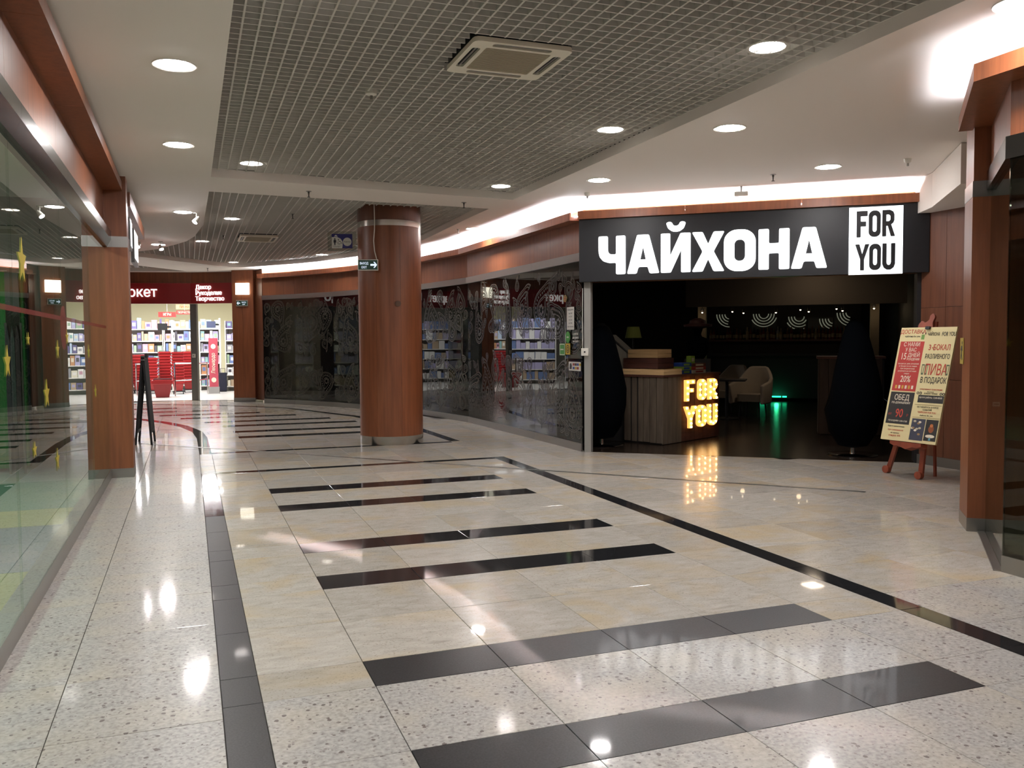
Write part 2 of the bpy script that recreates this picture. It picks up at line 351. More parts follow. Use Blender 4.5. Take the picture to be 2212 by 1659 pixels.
UF = [-1.75, -1.13, -.547, .092, .729, 1.346, 1.968, 2.58, 3.19, 3.812, 4.43, 5.05]
for j in range(len(VF) - 1):
    for i in range(len(UF) - 1):
        if VF[j] > 23.4 and not (-1.7 < UF[i] < 1.6): continue
        if UF[i] < .05 and VF[j] < 16.2 and UF[i] > -1.7 and UF[i] > -.9: continue
        if UF[i + 1] > 4.5 and VF[j] > 16 or UF[i + 1] > 3.9 and VF[j] > 18.6 or UF[i + 1] > 3.2 and VF[j] > 20.3: continue
        put_tile(UF[i], UF[i + 1], VF[j], VF[j + 1], GV)
mb = MB()
for x0, x1, y0, y1 in far_tiles: mb.box(((x0 + x1) / 2, (y0 + y1) / 2, -.006), (x1 - x0 - .004, y1 - y0 - .004, .012))
stuff(mb.build('far_tile', GV, floor))
MB().box((2, -3.3, -.011), (5.8, 9.6, .02)).build('floor_slab', GV, floor)
# inlaid curved band, far stripes and the far frame line (proud by a hair)
def ribbon(name, pa, pb, m, par, z=.0008):
    for i in range(len(pa) - 1):
        MB().prism([Vector((*pa[i], -.004)), Vector((*pa[i + 1], -.004)), Vector((*pb[i + 1], -.004)), Vector((*pb[i], -.004))], (0, 0, .004 + z)).build(name, m, par)
ribbon('band_tile', [(.092, 12.6), (.075, 14.6), (.01, 15.7), (-.2, 16.8), (-.52, 17.7), (-.95, 18.6), (-1.7, 19.7)], [(.25, 12.6), (.235, 14.7), (.17, 15.75), (-.06, 16.95), (-.38, 17.85), (-.82, 18.75), (-1.57, 19.82)], BG, floor)
ribbon('band_tile', [(3.66, 12.6), (3.6, 14.6), (3.08, 17.6), (2.0, 20.6), (.9, 21.85), (-.18, 22.74), (-1.6, 23.65)], [(3.81, 12.6), (3.76, 14.7), (3.22, 17.7), (2.08, 20.75), (.97, 22.0), (-.12, 22.9), (-1.55, 23.8)], BG, floor)
for (a, b) in (((.70, 14.5), (2.7, 14.5)), ((.66, 15.42), (2.95, 15.42)), ((.50, 16.55), (2.95, 16.55)), ((.23, 17.5), (2.6, 17.5)), ((-.2, 18.6), (2.05, 18.6)), ((-.62, 19.55), (1.4, 19.55)), ((-1.05, 20.6), (.52, 20.6)), ((-1.3, 21.7), (-.3, 21.7))):
    n = max(1, round((b[0] - a[0]) / .617))
    for k in range(n):
        xa, xb = a[0] + (b[0] - a[0]) * k / n, a[0] + (b[0] - a[0]) * (k + 1) / n
        MB().box(((xa + xb) / 2, a[1], -.0012), (xb - xa - .004, .30, .004)).build('stripe_tile', BG, floor)
p0, p1 = fl(305, 958), fl(1870, 1063)
d = (p1 - p0).normalized(); nn = Vector((-d.y, d.x, 0))
MB().prism([p0 - nn * .03, p1 - nn * .03, p1 + nn * .03, p0 + nn * .03], (0, 0, .0025)).build('expansion_strip', STEEL, floor)

# ------------------------------------------------------------------ ceiling
ZC, ZG = 3.36, 3.45
ceil = struct(empty('ceiling', (0, 0, ZC)))
OP1 = [(.27, -7.5), (4.09, -7.5), (4.04, 10.86), (.27, 10.39)]
OP2 = [(.27, 11.4), (3.99, 11.68), (3.99, 12.4), (4.05, 15.6), (3.82, 17.4), (3.43, 18.95), (2.76, 20.5), (2.38, 21.1), (1.25, 22.45), (.94, 22.45), (-.04, 21.35), (-1.0, 20.25), (-.93, 19.2), (-.55, 18.6), (-.2, 17.65), (.0, 17.0), (.13, 16.2), (.25, 14.6)]
OP3 = [(-1.08, 22.6), (-.05, 24.0), (-1.5, 24.5), (-1.5, 22.3)]
me = shape([[(-6, -8), (15, -8), (15, 36), (-6, 36)], OP1[::-1], OP2[::-1], OP3[::-1]], .10)
put('ceiling_board', me, Matrix.Translation((0, 0, ZC)), WHITE, ceil)
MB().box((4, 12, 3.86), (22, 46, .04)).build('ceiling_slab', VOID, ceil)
def clip_line(poly, k, c):                                # spans of the polygon on the line coord k = c
    xs = []
    for i in range(len(poly)):
        a, b = poly[i], poly[(i + 1) % len(poly)]
        if (a[k] - c) * (b[k] - c) < 0: t = (c - a[k]) / (b[k] - a[k]); xs.append(a[1 - k] + (b[1 - k] - a[1 - k]) * t)
    xs.sort(); return list(zip(xs[0::2], xs[1::2]))
def grid_ceiling(name, poly, hole, vmin, pitch=.1):
    root = empty(name, (0, 0, ZG)); root.parent = ceil; root.matrix_parent_inverse = ceil.matrix_basis.inverted()
    rest = MB()
    for k, lo, hi in ((0, .3, 4.1), (1, -7.5, 23)):
        c = math.floor(min(p[k] for p in poly) / pitch) * pitch + pitch * .5
        while c < max(p[k] for p in poly):
            for a, b in clip_line(poly, k, c):
                segs = [(a, b)]
                for (hx0, hx1, hy0, hy1) in hole:
                    h0, h1, q0, q1 = (hx0, hx1, hy0, hy1) if k == 0 else (hy0, hy1, hx0, hx1)
                    if h0 < c < h1: segs = [s_ for sa, sb in segs for s_ in ((sa, min(sb, q0)), (max(sa, q1), sb)) if s_[1] - s_[0] > .01]
                for sa, sb in segs:
                    if k == 0:
                        if sa < vmin < sb:
                            rest.box((c, (sa + vmin) / 2, ZG + .028), (.012, vmin - sa, .057)); sa = vmin
                        MB().box((c, (sa + sb) / 2, ZG + .028), (.012, sb - sa, .057)).build('slat', GRID, root, fix=False)
                    elif c < vmin: rest.box(((sa + sb) / 2, c, ZG + .028), (sb - sa, .010, .055))
                    else: MB().box(((sa + sb) / 2, c, ZG + .028), (sb - sa, .010, .055)).build('cross_slat', GRID, root, fix=False)
            c += pitch
    if rest.v: stuff(rest.build('rear_slat', GRID, root, fix=False))
AC1, AC2 = (1.74, 2.46, 5.36, 6.09), (.88, 1.58, 16.33, 17.41)
COLC, COLR = Vector((2.83, 12.889)), .466
grid_ceiling('ceiling_grid', OP1, [AC1], 2.4)
grid_ceiling('ceiling_grid', OP2, [AC2, (COLC.x - .44, COLC.x + .44, COLC.y - .44, COLC.y + .44)], 0)
grid_ceiling('ceiling_grid', OP3, [], 0)

# ------------------------------------------------------------------ downlights
def downlight(x, y, z, label, r=.118):
    t = thing('downlight', (x, y, z), label, 'downlight', 'recessed ceiling downlights')
    MB().lathe((x, y, z), [(r, -.004), (r + .022, -.006), (r + .024, 0), (r, 0), (r, -.004)], 28, cap=False).build('trim_ring', PLASTW, t, True)
    dz = .0 if z < 3.4 else .03
    MB().lathe((x, y, z + dz), [(r * .3, -.014), (r * .7, -.011), (r * .99, -.003), (r * .99, .004)] if dz == 0 else [(r * .99, -.003), (r * .99, .004)], 28).build('lens', LAMP, t)
    if dz: MB().lathe((x, y, z), [(r + .004, -.003), (r + .004, .034)], 28, cap=False).build('reflector', PLASTW, t)
    return t
for x, y, lab in ((-.05, 6.33, 'nearest visible round downlight in the white strip along the left shop glass'), (-.05, 8.82, 'second round downlight in the white strip, above the left wooden pillar'),
                  (-.04, 13.27, 'round downlight in white strip with a small spotlight clipped beside it'), (-.5, 17.72, 'farthest round downlight in the curved end of the white left strip'),
                  (4.50, 6.61, 'round downlight in white strip right of the near grid ceiling, above the wide strip'), (4.50, 9.22, 'round downlight in white ceiling left of the black restaurant sign'),
                  (6.52, 7.74, 'round downlight in white ceiling above the black FOR YOU sign corner'), (4.45, 13.8, 'round downlight in the white strip close to the glowing cove, right of the column'),
                  (4.39, 3.66, 'round downlight cut by the top right edge of the view'),
                  (-.05, 3.8, 'white strip downlight above the left shop glass, behind the viewer'), (-.05, 1.3, 'left strip downlight, second behind the viewer'), (-.05, -2, 'left strip downlight, third behind the viewer'),
                  (4.45, .8, 'right strip downlight behind the viewer'), (4.45, -2.4, 'right strip downlight, farthest behind the viewer')):
    downlight(x, y, ZC, lab)
for x, y, lab in ((3.67, 4.96, 'large downlight in near grid ceiling, right of the square air conditioner'), (3.70, 7.34, 'downlight in near grid ceiling halfway along its right edge'),
                  (3.72, 10.42, 'downlight in the far right corner of the near grid ceiling'), (.68, 9.95, 'downlight in the far left corner of the near grid ceiling'),
                  (.67, 14.41, 'downlight in far grid ceiling near its front left corner'), (.28, 17.74, 'downlight in far grid ceiling beside the curved white edge'),
                  (2.80, 19.69, 'downlight in far grid ceiling left of the round column'), (3.30, 15.1, 'unseen downlight added behind the round column to light the far floor, nearer one'), (3.62, 17.0, 'unseen downlight added behind the round column to light the far floor, farther one'), (1.04, 22.1, 'downlight at the far tip of the far grid ceiling above the wooden pier'),  # the two behind the column are unseen lamps added to brighten the far floor
                  (.68, 7.4, 'grid downlight in left row between the viewer and the beam'), (.68, 4.5, 'grid downlight in left row outside the view'), (.68, 1.5, 'grid downlight of left row behind the viewer'), (3.68, 1.9, 'grid downlight of right row behind the viewer'), (2.2, -1.5, 'grid downlight in mid row behind the viewer'), (.68, -1.2, 'grid downlight added for bounce in left row, second behind the viewer'), (3.68, -1.2, 'grid downlight added for bounce in right row, second behind the viewer'), (.68, -4.2, 'grid downlight added for bounce in left row, third behind the viewer'), (3.68, -4.2, 'grid downlight added for bounce in right row, third behind the viewer')):  # second and third lamps behind the viewer are added for bounce onto the ceiling
    if lab.startswith('grid downlight in left row between'): continue
    downlight(x, y, ZG, lab)

# ------------------------------------------------------------------ walls: storefront profile swept along the plan
def miter(path, i, off):
    p = Vector(path[i]); a = (p - Vector(path[i - 1])).normalized() if i > 0 else None
    b = (Vector(path[i + 1]) - p).normalized() if i < len(path) - 1 else None
    a = a or b; b = b or a; na, nb = Vector((-a.y, a.x)), Vector((-b.y, b.x))
    m = (na + nb).normalized(); return p + m * (off / max(.3, m.dot(na)))
def sweep(name, path, prof, m, par, split=True, gap=0.):  # prof: (offset to the left of the path, z) loop
    outs = []; mb = MB()
    for i in range(len(path) - 1):
        A = [miter(path, i, o) for o, z in prof]; B = [miter(path, i + 1, o) for o, z in prof]
        if gap:
            A, B = [a + (b - a).normalized() * gap for a, b in zip(A, B)], [b + (a - b).normalized() * gap for a, b in zip(A, B)]
        n = len(prof); vs = [(*a, z) for a, (o, z) in zip(A, prof)] + [(*b, z) for b, (o, z) in zip(B, prof)]
        fs = [tuple(range(n))[::-1], tuple(range(n, 2 * n))] + [(k, (k + 1) % n, n + (k + 1) % n, n + k) for k in range(n)]
        if split: outs.append(MB().add(vs, fs).build(name, m, par))
        else: mb.add(vs, fs)
    return outs if split else [mb.build(name, m, par)]
def rect(o0, o1, z0, z1): return [(o0, z0), (o1, z0), (o1, z1), (o0, z1)]
def split_path(path, step):
    out = []
    for a, b in zip(path[:-1], path[1:]):
        a, b = Vector(a), Vector(b); n = max(1, round((b - a).length / step))
        out += [tuple(a + (b - a) * k / n) for k in range(n)]
    return out + [tuple(path[-1])]
def smooth_path(pts, n=4):
    P = [Vector(p) for p in pts]; out = []
    for i in range(len(P) - 1):
        p0, p1, p2, p3 = P[max(i - 1, 0)], P[i], P[i + 1], P[min(i + 2, len(P) - 1)]
        for k in range(n):
            t = k / n; out.append(tuple(.5 * (2 * p1 + (p2 - p0) * t + (2 * p0 - 5 * p1 + 4 * p2 - p3) * t * t + (3 * p1 - p0 - 3 * p2 + p3) * t ** 3)))
    return out + [tuple(P[-1])]
# left wall: path runs away from the viewer so that its left is outside; use negative offsets for the corridor side
LW = [(-.86, -8), (-.86, -4.2), (-.86, -1.9), (-.86, .45), (-.86, 2.7), (-.86, 5.15), (-.86, 7.0), (-.86, 8.9), (-.86, 10.66)]
wl = struct(empty('wall_left', (-.86, 1, 0)))
sweep('base_panel', LW, rect(-.012, .1, 0, .108), STEEL, wl, gap=.001)
panes_l = sweep('glass_pane', LW, rect(-.008, .006, .108, 2.60), GREENGLASS, wl, gap=.003)
sweep('pane_rail', LW, [(-.075, 2.66), (-.03, 2.575), (.05, 2.575), (.05, 2.82), (-.03, 2.82), (-.045, 2.79), (-.075, 2.75)], RAIL, wl, gap=.001)
sweep('fascia_panel', LW, rect(-.004, .05, 2.82, ZC), WOOD, wl, gap=.0015)
sweep('cornice', LW, rect(-.20, -.004, 3.20, 3.30), WOOD, wl, gap=.0015)
# wall behind the left pillar: shop side that recedes
LB = [(-.93, 10.98), (-1.1, 13.4), (-1.25, 16.4)]
sweep('wall_panel', LB, rect(0, .08, 0, ZC), mat('shop_dark', (.03, .027, .025), .25), wl, gap=.0015)
LS = [(-1.25, 16.4), (-1.36, 19.0), (-1.5, 22.0), (-1.61, 24.72)]
sweep('base_panel', LS, rect(0, .06, 0, .108), STEEL, wl, gap=.001)
sweep('glass_pane', LS, rect(.02, .028, .108, 2.55), SMOKE, wl, gap=.004)
sweep('cornice', [(-.93, 10.98), (-.93, 12.6), (-.93, 14.4)], rect(-.33, -.004, 3.08, 3.24), WOOD, wl, gap=.0015)
MB().box((1.95, -8.1, 1.7), (9, .2, 3.5)).build('wall_back', WOOD); struct(bpy.data.objects['wall_back'])
# right corridor wall, glass corner and the glass return to the right pillar
RW = [(4.862, 4.10), (4.88, 2.4), (4.88, .3), (4.88, -1.9), (4.88, -4.2), (4.88, -8)]
RD = [(5.72, 4.985), (4.862, 4.10)]
wr = struct(empty('wall_right', (4.88, 0, 0)))
RR = RD + RW[1:]
sweep('base_panel', RW, rect(-.012, .1, 0, .108), STEEL, wr, gap=.001)
sweep('glass_pane', RW, rect(-.008, .006, .108, 2.62), SMOKE, wr, gap=.003)
sweep('door_track', RD, rect(-.05, .0, 0, .012), STEEL, wr); sweep('door_track', RD, rect(.012, .05, 0, .09), STEEL, wr)
sweep('glass_pane', RD, rect(.002, .010, .012, 2.62), SMOKE, wr, gap=.004)
sweep('pane_rail', RR, rect(-.03, .05, 2.62, 2.76), RAIL, wr, gap=.001)
sweep('fascia_panel', RR, rect(-.004, .05, 2.76, 3.25), WOOD, wr, gap=.001); sweep('wall_top', RR, rect(-.002, .05, 3.25, ZC), WHITE, wr)
sweep('cornice', [(5.80, 5.07)] + RR, [(-.22, 3.10), (-.004, 3.10), (-.004, 3.15), (-.20, 3.15), (-.20, 3.21), (-.22, 3.21)], WOOD, wr)
sweep('led_strip', [(5.80, 5.07)] + RR[:3], rect(-.11, -.07, 3.152, 3.162), LEDR, wr)
# ------------------------------------------------------------------ dark printed glass front, curved
CW = smooth_path([(4.968, 10.70), (4.955, 11.9), (4.90, 13.4), (4.85, 15.46), (4.49, 17.43), (3.54, 19.81), (2.41, 21.73), (1.74, 22.6)], 1)
CWs = smooth_path([(4.968, 10.70), (4.955, 11.9), (4.90, 13.4), (4.85, 15.46), (4.49, 17.43), (3.54, 19.81), (2.41, 21.73), (1.74, 22.6)], 3)
wf = struct(empty('wall_far', (4.9, 12, 0)))
CP = [CWs[i] for i in (0, 4, 9, 12, 14, 16, 18, 20, 21)]
sweep('base_panel', CP, rect(0, .02, 0, .108), STEEL, wf, gap=.001)
panes = sweep('glass_pane', CP, rect(-.008, .002, .108, 2.575), DARKGLASS, wf, gap=.003)
sweep('pane_rail', CP, rect(-.03, .035, 2.57, 2.68), STEEL, wf, gap=.001)
sweep('fascia_panel', CP, rect(-.05, .004, 2.68, 3.24), WOOD, wf, gap=.0015); sweep('wall_top', CP, rect(-.05, .002, 3.24, ZC), WHITE, wf)
COR = [(4.75, 10.78)] + CP[1:]
sweep('cornice', CP, [(.004, 3.10), (.18, 3.10), (.18, 3.205), (.16, 3.205), (.16, 3.15), (.004, 3.15)], WOOD, wf, gap=.001)
sweep('led_strip', CP, rect(.05, .085, 3.152, 3.162), LED, wf)
# printed paisley film: nested teardrop outlines lying on each pane
PAIS = [(0, -1), (.36, -.95), (.63, -.7), (.73, -.35), (.62, .02), (.42, .32), (.27, .58), (.28, .82), (.44, 1.0), (.16, .96), (-.05, .78), (-.24, .5), (-.48, .2), (-.66, -.12), (-.72, -.45), (-.6, -.75), (-.32, -.96)]
PAIS = smooth_path(PAIS + [PAIS[0]], 3)[:-1]
def paisley(mb, X, Y, o, cx, cy, s, rot, flip, lw=.016):
    cr, sr = math.cos(rot), math.sin(rot)
    def P3(x, y):
        x *= flip; return o + X * (cx + s * (x * cr - y * sr)) + Y * (cy + s * (x * sr + y * cr))
    L = 1.0; k = 0
    while L > .3:
        t = L - lw / s * (1.5 if k % 2 == 0 else 1)
        q = lambda p, f: P3(p[0] * f, (p[1] + .35) * f - .35)
        for a, b in zip(PAIS, PAIS[1:] + PAIS[:1]): mb.add([q(a, L), q(b, L), q(b, t), q(a, t)], [(0, 1, 2, 3)])
        k += 1; L -= (.045 if k % 2 else .075) / s
        if k == 2 and s > .16:                            # a row of beads between the rims
            for j in range(0, len(PAIS), 2):
                c = q(PAIS[j], L - .0); r = .022; mb.add([c + X * r * math.cos(i * PI / 3) + Y * r * math.sin(i * PI / 3) for i in range(6)], [tuple(range(6))])
            L -= .075 / s
    c0 = P3(0, -.38)
    for k in range(7):
        a = k * 2 * PI / 7; c = c0 + X * .1 * s * math.cos(a) * 1.6 + Y * .1 * s * math.sin(a) * 1.6; r = .07 * s
        mb.add([c + X * r * math.cos(j * PI / 3) + Y * r * math.sin(j * PI / 3) for j in range(6)], [tuple(range(6))])
RP = random.Random(21)
for i, pn in enumerate(panes):
    a, b = Vector((*CP[i], 0)), Vector((*CP[i + 1], 0)); X = (b - a).normalized(); Ln = (b - a).length
    nrm = Vector((-X.y, X.x, 0)); mb = MB(); o = a + nrm * .0035; used = []
    for tr in range(520):
        s = RP.choice((.52, .42, .34)) if tr < 120 else (RP.choice((.26, .2, .15)) if tr < 260 else RP.choice((.12, .09)))
        cx, cy = RP.uniform(s * .7, max(s * .71, Ln - s * .7)), RP.uniform(.12 + s, 2.57 - s)
        rib = 1.25 + .2 * math.sin(i * .9 + cx * .5)
        if any((cx - u) ** 2 + (cy - v) ** 2 < ((s + q) * .66) ** 2 for u, v, q in used): continue
        if Ln < 1.5 * s or abs(cy - rib) < .12 + s * .75: continue
        used.append((cx, cy, s)); paisley(mb, X, ZX, o, cx, cy, s, RP.uniform(-.7, .7) + (PI if RP.random() < .35 else 0), RP.choice((-1, 1)))
    mb.build('printed_film', PRINT, pn, fix=False)
# ------------------------------------------------------------------ restaurant front
FW_ = [tuple(fac(4.14, 0).xy), tuple(fac(0, 0).xy)]       # path from right to left so that its left side is the corridor... offsets are negative
wn = struct(empty('wall_front', fac(2, 0)))
A, B = fac(-.06, 0), fac(4.14, 0)
def fbox(mb, s0, s1, d0, d1, z0, z1): return mb.box(fac((s0 + s1) / 2, (d0 + d1) / 2, (z0 + z1) / 2), (s1 - s0, d1 - d0, z1 - z0), (EX, NX, ZX))
fbox(MB(), -.02, 4.14, .0, .12, 2.28, 3.245).build('fascia_panel', WOOD, wn); fbox(MB(), -.02, 4.14, .0, .12, 3.245, ZC).build('wall_top', WHITE, wn)
for k in range(3): fbox(MB(), -.05 + 1.4 * k, -.05 + 1.4 * (k + 1) - .003, -.17, -.003, 3.10, 3.15).box(fac(-.05 + 1.4 * k + .6985, -.16, 3.178), (1.397, .02, .056), (EX, NX, ZX)).build('cornice', WOOD, wn)
fbox(MB(), -.04, 4.12, -.10, -.065, 3.152, 3.162).build('led_strip', LED, wn)
fbox(MB(), -.005, .085, -.02, .10, 0, 2.28).build('door_post', mat('post_grey', '8d8b86', .45), wn)
wood_j = fbox(MB(), 4.07, 4.14, .0, .3, 0, 2.28).build('door_post', BLACK, wn)
# recessed wood wall behind the easel and the white boxed-in beam over it
we = struct(empty('wall_east', (8.3, 7.6, 0)))
for k in range(4):
    for j, (z0, z1) in enumerate(((.11, 1.02), (1.02, 1.86), (1.86, 2.98))):
        o_ = Vector((8.165, 8.05)) + Vector((.0, -1.)) * (.33 * k)
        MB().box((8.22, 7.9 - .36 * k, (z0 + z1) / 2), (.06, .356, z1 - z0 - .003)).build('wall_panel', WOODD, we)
MB().box((8.22, 7.3, .055), (.08, 1.6, .11)).build('base_panel', STEEL, we)
MB().prism([Vector((7.86, 7.62, 2.97)), fl(2075, 397, 2.97), Vector((8.6, 5.9, 2.97)), Vector((8.6, 7.9, 2.97)), Vector((8.12, 8.12, 2.97))], (0, 0, .385)).build('boxed_beam', WHITE, we)
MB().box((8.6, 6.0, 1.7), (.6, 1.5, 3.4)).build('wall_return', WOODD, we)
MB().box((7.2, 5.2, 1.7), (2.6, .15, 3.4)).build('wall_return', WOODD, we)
# ------------------------------------------------------------------ pillars and the round column
def pillar(loc, ax, size, label, mats, seam=True):
    t = thing('wooden_pillar', (loc[0], loc[1], 0), label, 'pillar'); c = Vector((*loc, 0))
    w_, d_ = size
    MB().box(c + ZX * .052, (w_ + .006, d_ + .006, .104), ax).build('base_sleeve', STEEL, t)
    MB().box(c + ZX * (.104 + 2.575) / 2, (w_, d_, 2.575 - .104), ax).build('shaft', mats, t)
    MB().box(c + ZX * 2.635, (w_ + .004, d_ + .004, .12), ax).build('steel_ring', STEEL, t)
    MB().box(c + ZX * (2.695 + ZC) / 2, (w_ - .01, d_ - .01, ZC - 2.695), ax).build('capital', mats, t)
    return t
pillar((-.82, 10.82), axes(0), (.40, .33), 'square cherry wood pillar at the far end of the left shop glass', WOOD)
AXP = (Vector((.64, .768, 0)), Vector((-.768, .64, 0)), ZX)
c = Vector((5.639, 5.077, 0)) + AXP[0] * .19 - AXP[1] * .25
prp = pillar((c.x, c.y), AXP, (.384, .50), 'square cherry wood pillar at right beside the sliding glass door', WOOD)
# far wooden pier between the craft store and the dark glass, with sconce and exit sign
pf = thing('wooden_pier', (1.35, 23.35, 0), 'broad cherry wood pier between the bright store and dark patterned glass', 'pillar')
AXF = axes(math.atan2(23.147 - 23.397, 1.554 - 1.046)); cf = Vector((1.30, 23.27, 0)) + AXF[1] * .25
MB().box(cf + ZX * .052, (.576, .51, .104), AXF).build('base_sleeve', STEEL, pf)
for k in (-1, 1): MB().box(cf + AXF[0] * .1425 * k + ZX * (.104 + ZC - .004) / 2, (.282, .50, ZC - .108), AXF).build('panel', WOOD, pf)
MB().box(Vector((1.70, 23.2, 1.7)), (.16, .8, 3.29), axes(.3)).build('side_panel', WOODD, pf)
def on_pier(x, y): # pixel on the pier's front plane
    r = ray(x, y); o = Vector((1.30, 23.27)); nv = AXF[1].xy; t = o.dot(nv) / (r.x * nv.x + r.y * nv.y); return Vector((r.x * t, r.y * t, EYE + r.z * t))
p = on_pier(524.5, 624)
sc = thing('sconce_lamp', p, 'glowing square white wall lamp on the far wooden pier', 'lamp')
MB().rbox(p - AXF[1] * .03, (.36, .05, .29), .02, AXF).build('shade', mat('sconce_glow', (1, 1, 1), .5, emit=3.2, ecol=(1, .93, .74)), sc)
MB().box(p - AXF[1] * .002, (.30, .01, .22), AXF).build('back_plate', STEEL, sc)
GREEN = mat('exit_green', '143a2c', .35, emit=.10, ecol='0f3a2a'); EXW = mat('exit_white', (1, 1, 1), .5, emit=.75, ecol='bfd4ee')
def exit_sign(c, X, w_, h, label, left):
    t = thing('exit_sign', c, label, 'sign'); N = X.cross(ZX)
    MB().rbox(c, (w_ + .02, .05, h + .02), .012, (X, -N, ZX)).build('case', PLASTW, t)
    f = c + N * .0255
    MB().box(f, (w_, .004, h), (X, -N, ZX)).build('green_face', GREEN, t)
    M = plane_m(f + N * .003, X, ZX); k = h / .14
    sx = -1 if left else 1
    sg = [(-.055, .014), (.02, .014), (-.004, .044), (.018, .044), (.06, 0), (.018, -.044), (-.004, -.044), (.02, -.014), (-.055, -.014)]
    put('arrow', shape([[(p_[0] * k * sx * .85 + sx * w_ * .30, p_[1] * k) for p_ in sg]], .002), M, EXW, t)
    xo = -sx * w_ * .20
    texts('lettering', [('ВЫХОД', xo, .006 * k, .048 * k, .006, .70, 'CENTER'), ('EXIT', xo, -.052 * k, .048 * k, .006, .8, 'CENTER')], M, EXW, t)
    return t
p = on_pier(524, 655)
exit_sign(p - AXF[1] * .028, AXF[0], .28, .125, 'small green exit sign with left arrow under the glowing wall lamp', True)
# round column
col = thing('round_column', (COLC.x, COLC.y, 0), 'round cherry wood column with steel base standing in the mall aisle', 'column')
NS = 8
for k in range(NS):
    a0 = 2 * PI * k / NS + .12; n = 8
    arcp = [a0 + (2 * PI / NS) * j / n for j in range(n + 1)]; g = .0025
    arcp[0] += g; arcp[-1] -= g
    P_ = [Vector((COLC.x + COLR * math.cos(a), COLC.y + COLR * math.sin(a), .12)) for a in arcp] + [Vector((COLC.x + (COLR - .03) * math.cos(a), COLC.y + (COLR - .03) * math.sin(a), .12)) for a in reversed(arcp)]
    MB().prism(P_, (0, 0, 3.18 - .12)).build('panel', WOOD, col, True)
MB().lathe((*COLC, 0), [(COLR - .012, .1), (COLR - .012, 3.3)], 48).build('core', BLACK, col, True)
MB().lathe((*COLC, 0), [(COLR + .003, .0), (COLR + .003, .125)], 64).build('base_sleeve', mat('polished_steel', (.6, .58, .54), .18, 1.), col, True)
MB().lathe((*COLC, 0), [(COLR + .003, 3.18), (COLR + .003, 3.262)], 64).build('steel_ring', MATS['polished_steel'], col, True)
MB().lathe((*COLC, 0), [(COLR, 3.262), (COLR, 3.5)], 64).build('capital', WOODD, col, True)
vd = Vector((COLC.x, COLC.y, 0)).normalized()
p = at_depth(860, 656, COLC - vd.xy * COLR)
MB().lathe(p, [(.04, -.004), (.042, .006), (.03, .009)], 20, (Vector((vd.y, -vd.x, 0)), ZX, -vd)).build('round_cap', mat('cap_brown', '5a4030', .5), col)
XC = Vector((vd.y, -vd.x, 0))
pe = at_depth(795, 572.5, COLC - vd.xy * (COLR + .04)); Xe = (XC + vd * -.06).normalized()
ex = exit_sign(pe, (XC - vd * .05).normalized(), .27, .135, 'green exit sign with right arrow hung on the round column', False)
cp_ = [at_depth(*q, COLC - vd.xy * (COLR + .012)) for q in ((808, 440), (809, 475), (809, 495), (807, 520), (809, 542), (814, 561))]
MB().tube(cp_, .007).build('cable', PLASTW, ex, True)
# toilet sign
pt = at_depth(739, 521, COLC); ts = thing('toilet_sign', pt, 'blue and white toilet sign on a clear plate projecting from the round column', 'sign')
MB().box(pt, (.42, .008, .29), (XC, vd, ZX)).build('clear_plate', pane_glass('acrylic', (.8, .83, .8), 1.5), ts)
MB().box(pt - vd * .006 + XC * .0, (.30, .003, .21), (XC, vd, ZX)).build('blue_face', mat('sign_blue', '26246b', .5), ts)
M = plane_m(pt - vd * .0085, XC, ZX); WP = mat('sign_white', 'cfcfc6', .6); DK = mat('sign_dark', '1c1c2a', .6)
put('white_disc', shape([[(-.149, -.105), (.0, -.105), (.008, -.06), (.008, -.01), (-.02, .035), (-.07, .06), (-.149, .058)]], .001), M, WP, ts)
put('white_disc', shape([arc(.075, -.01, .062, .062, 0, 2 * PI, 24)[:-1]], .001), M, WP, ts)
put('arrow', shape([[(-.118, .066), (-.06, .066), (-.089, .094)]], .001), M, WP, ts)
M2 = plane_m(pt - vd * .010, XC, ZX)
fig = [arc(-.105, .030, .011, .011, 0, 2 * PI, 12)[:-1], [(-.122, .017), (-.088, .017), (-.084, -.024), (-.092, -.024), (-.095, -.008), (-.097, -.062), (-.104, -.062), (-.106, -.026), (-.108, -.062), (-.115, -.062), (-.116, -.008), (-.119, -.024), (-.126, -.024)],
       arc(-.052, .022, .008, .008, 0, 2 * PI, 10)[:-1], [(-.058, .012), (-.049, .012), (-.046, -.008), (-.026, -.008), (-.012, -.036), (.0, -.030), (-.004, -.024), (-.013, -.026), (-.024, .0), (-.047, .0)], arc(-.043, -.026, .022, .022, PI * .7, PI * 1.9, 12) + arc(-.043, -.026, .016, .016, PI * 1.9, PI * .7, 12)]
put('pictogram', shape(fig, .001), M2, DK, ts)
texts('lettering', [('ТУАЛЕТ', -.078, -.093, .028, .005, 1, 'CENTER')], M2, DK, ts, .001); texts('lettering', [('Касса', .075, -.02, .036, .0, .9, 'CENTER')], M2, DK, ts, .001)
MB().tube([pt + XC * .19 + ZX * .06, pt + XC * .30 + ZX * .06], .008).build('bracket', CHROME, ts); MB().tube([pt + XC * .19 - ZX * .06, pt + XC * .30 - ZX * .06], .008).build('bracket', CHROME, ts)

